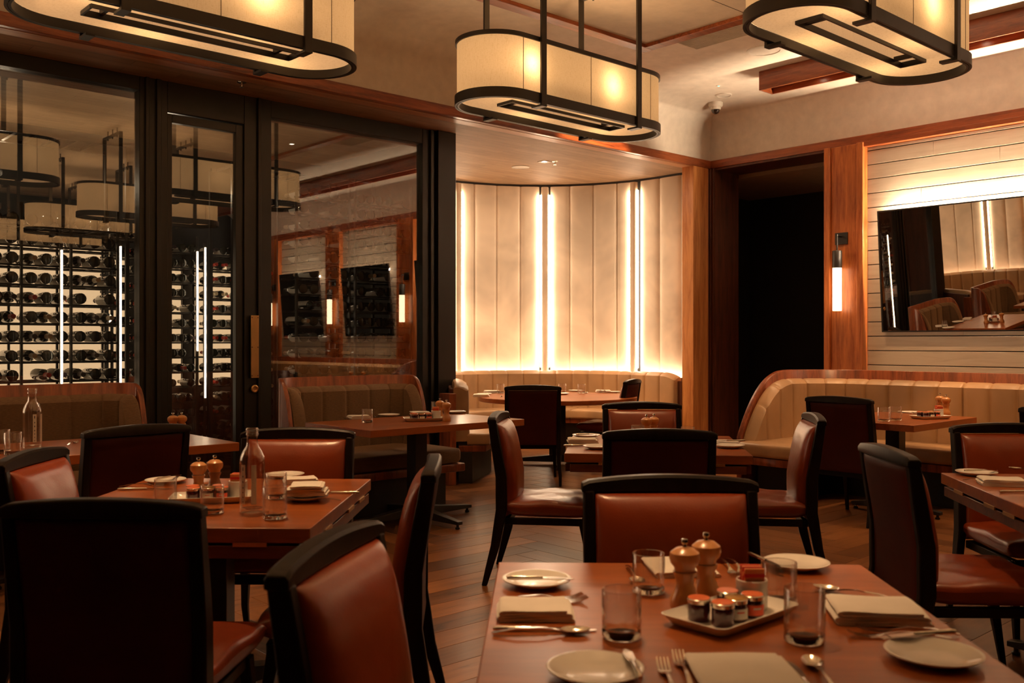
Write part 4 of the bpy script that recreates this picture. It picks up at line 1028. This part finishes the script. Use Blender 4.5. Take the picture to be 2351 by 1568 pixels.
cut('fork', (2195, 1462), (1975, 1450), 'upper fork below the right napkin on the big front table'); cut('fork', (2180, 1472), (1950, 1462), 'lower fork below the right napkin on the big front table')
plate(2143, 1516, 'side plate at the right edge of the big front table'); cut('butter', (2208, 1478), (2002, 1490), 'butter knife lying across the right plate of the big front table', .769)
plate(1366, 1552, 'side plate at the near left of the big front table, cut by the picture edge'); cut('butter', (1475, 1600), (1432, 1508), 'butter knife on the near plate of the big front table, end up', .769)
cut('fork', (1560, 1640), (1514, 1508), 'left fork of the near pair on the big front table'); cut('fork', (1600, 1622), (1548, 1488), 'right fork of the near pair on the big front table')
napkin(1712, 1560, 0, 'folded napkin at the near edge of the big front table', 'napkin', s=1.15)
cut('knife', (1905, 1640), (1798, 1508), 'knife right of the near napkin on the big front table'); cut('spoon', (1950, 1640), (1838, 1495), 'spoon right of the near napkin on the big front table')

LT_ = 'the left table'
plate(380, 1109, 'side plate at the far left corner of the left table', s=.95); cut('butter', (345, 1117), (430, 1098), 'butter knife across the far left plate of the left table', .769)
cut('fork', (292, 1119), (372, 1117), 'fork left of the far plate on the left table'); cut('knife', (290, 1126), (378, 1124), 'knife left of the far plate on the left table')
tumbler(380, 1160, 'tumbler behind the dark chair back on the left table'); tumbler(473, 1120, 'tumbler behind the mills on the left table', s=.97)
mill(456, 1137, 'left beech mill on the left table', s=1.05); mill(493, 1130, 'right beech mill with darker body on the left table', True, s=1.05)
jam_set(at(487, 1150, .75), camdir(12), LT_, 1.12)
tumbler(487, 1178, 'tumbler in front of the jam tray on the left table'); water_bottle(579, 1176, 'clear water bottle with narrow labels on the left table', -10, 1.14)
tumbler(631, 1190, 'tumbler right of the water bottle at the near edge of the left table', 'tumbler_tall'); tumbler(634, 1144, 'tumbler behind the water bottle on the left table')
plate(702, 1148, 'lower plate of the stack on the left table', s=.98); plate(702, 1148, 'upper plate of the stack on the left table', .762, .9)
napkin(704, 1150, 4, 'lower folded napkin on the plate stack of the left table', 'napkin_thick', .776, .86); napkin(706, 1150, 8, 'upper thin folded napkin on the plate stack of the left table', 'napkin_thin', .806, .86)
napkin(690, 1108, 18, 'loosely folded napkin beyond the plate stack on the left table', 'napkin_thick', s=.8); plate(655, 1096, 'side plate under the loose napkin at the far edge of the left table', s=.95)
cut('knife', (797, 1134), (730, 1133), 'knife right of the plate stack on the left table'); cut('fork', (792, 1152), (652, 1150), 'fork before the plate stack on the left table')

MT_ = 'the middle table'
plate(1346, 1004, 'side plate at the far left corner of the middle table'); cut('butter', (1320, 1007), (1380, 1004), 'butter knife on the far left plate of the middle table', .769)
napkin(1337, 1017, 0, 'folded napkin at the left edge of the middle table', 'napkin_thick'); cut('knife', (1308, 1025), (1364, 1024), 'knife below the napkin at the left edge of the middle table')
plate(1374, 1030, 'side plate half hidden by the chair back on the middle table'); mill(1484, 1010, 'left beech mill on the middle table', s=1.1); mill(1501, 1008, 'right beech mill on the middle table', s=1.1)
tumbler(1464, 1014, 'tumbler left of the mills on the middle table'); tumbler(1579, 1018, 'tumbler right of the mills on the middle table')
napkin(1664, 1018, -4, 'folded napkin at the right edge of the middle table'); plate(1674, 1028, 'side plate at the right edge of the middle table'); cut('knife', (1700, 1021), (1640, 1022), 'knife on the right side of the middle table', .769)

plate(2242, 1091, 'side plate on the right table near its far corner'); cut('butter', (2215, 1093), (2290, 1091), 'butter knife on the plate of the right table', .769)
napkin(2300, 1113, -14, 'folded napkin on the right table', 'napkin_thick'); cut('fork', (2235, 1105), (2300, 1106), 'fork beyond the napkin on the right table'); cut('knife', (2305, 1132), (2400, 1130), 'knife before the napkin on the right table')
cut('spoon', (2400, 1086), (2335, 1079), 'spoon at the far side of the right table')

BT = 'the right booth table'
cut('spoon', (770, 958), (808, 966), 'spoon at the left end of the right booth table'); napkin(824, 961, 30, 'folded napkin at the left end of the right booth table', 'napkin_thick', s=.9)
tumbler(843, 970, 'tumbler on the right booth table beside the napkin'); cut('fork', (838, 953), (880, 962), 'left fork between glass and plate on the right booth table'); cut('fork', (846, 951), (888, 960), 'right fork between glass and plate on the right booth table')
plate(893, 956, 'side plate in the middle of the right booth table'); jam_set(at(972, 966, .75), camdir(10), BT, 1.15)
mill(1010, 962, 'rear left beech mill on the right booth table', s=1.15); mill(1025, 967, 'front right beech mill on the right booth table', s=1.15)
napkin(965, 949, 15, 'folded napkin at the far side of the right booth table'); tumbler(1001, 949, 'tumbler behind the mills on the right booth table'); plate(1046, 949, 'side plate at the right end of the right booth table')
BL = 'the left booth table'
water_bottle(74, 1030, 'clear water bottle with narrow label on the left booth table', 60, 1.3); tumbler(30, 1044, 'tumbler beside the bottle on the left booth table', 'tumbler_tall', 1.1); tumbler(2, 1040, 'tumbler at the left picture edge on the left booth table', 'tumbler_tall', 1.15)
cut('fork', (150, 1026), (182, 1014), 'fork on the left booth table behind the chair'); mill(397, 1004, 'left beech mill just showing above the dark chair on the left booth table', s=1.1); mill(417, 1003, 'right beech mill just showing above the dark chair on the left booth table', s=1.1)
QT = 'the banquette table'
tumbler(2056, 966, 'front tumbler on the banquette table under the mirror', s=1.1); tumbler(2029, 968, 'tumbler beside the chair back on the banquette table', s=1.1)
napkin(2092, 948, 20, 'folded napkin on the banquette table', s=.9); cut('fork', (2076, 946), (2115, 954), 'fork beside the napkin on the banquette table'); cut('knife', (2040, 946), (2070, 948), 'knife behind the glasses on the banquette table')
jam_set(at(2136, 961, .75), camdir(20), QT, 1.1); mill(2158, 950, 'rear beech mill on the banquette table', s=1.2); mill(2172, 954, 'front beech mill on the banquette table', s=1.2)
RT = 'the round alcove table'
def rp(px, py): return px, py
for (x, y, l) in ((1112, 907, 'at the left end'), (1290, 906, 'beside the chair back'), (1322, 899, 'at the far side'), (1408, 902, 'at the right end')): plate(x, y, 'side plate %s of the round alcove table' % l)
napkin(1105, 911, 0, 'front napkin at the left of the round alcove table', 'napkin_thick'); napkin(1130, 902, 20, 'rear napkin at the left of the round alcove table', 'napkin_thick'); napkin(1385, 901, 0, 'napkin at the right of the round alcove table', 'napkin_thick')
tumbler(1149, 903, 'tumbler left of the chair back on the round alcove table', s=1.1); tumbler(1291, 902, 'tumbler just right of the chair back on the round alcove table', s=1.1); tumbler(1335, 903, 'tumbler in the open on the round alcove table', s=1.1)
cut('fork', (1372, 898), (1384, 905), 'left fork on the right napkin of the round alcove table', .772); cut('fork', (1382, 898), (1394, 905), 'right fork at the right napkin of the round alcove table', .772)
cut('spoon', (1338, 906), (1350, 901), 'spoon beside the tumbler on the round alcove table'); cut('fork', (1145, 914), (1156, 908), 'fork left of the chair back on the round alcove table')

# ================================================================ DOWNLIGHTS OVER THE TABLES (in the raft and soffit, mostly above the picture)
def over(X, Y, energy, label, angle=52, z=ZR):
    x, y = cw(X, Y); downlight((x, y), label, z - .001, False, energy, angle)
over(.05, 3.1, 260, 'recessed downlight in the raft over the big front table')
over(-1.2, 4.2, 260, 'recessed downlight in the raft over the left table')
over(2.0, 3.6, 130, 'recessed downlight in the raft over the right table')
over(.9, 6.2, 110, 'recessed downlight in the raft beyond the middle table')
over(-2.6, 4.4, 90, 'recessed downlight in the raft over the left booth table')
for (x, y, l, e) in ((-5.5, -.9, 'right booth', 60), (-7.9, -.9, 'left booth', 45)):
    downlight((x, y), 'recessed ceiling downlight before the %s' % l, ZC - .001, False, e, 50)
aimed = (radians(22), 0, 0)
for x, l in ((-2.30, 'left'), (-1.95, 'right')): downlight((x, -.42), 'added ceiling downlight to brighten the alcove, %s one' % l, ZC - .001, False, 160, 66, aimed)  # added lamps to brighten the alcove, kept out of sight behind the pendant
for x, y, l in ((-2.75, -2.6, 'rounded end'), (-3.0, -3.7, 'near table'), (-3.0, -5.2, 'far table')): downlight((x, y), 'added raft downlight to brighten the long tan banquette, %s' % l, ZR - .001, False, 130, 64, (0, radians(-14), 0))  # added lamps that lift the banquette and its tables
light('alcove_fill', 'AREA', (-2.1, .75, ZS - .03), 26, LEDC, 1.2)
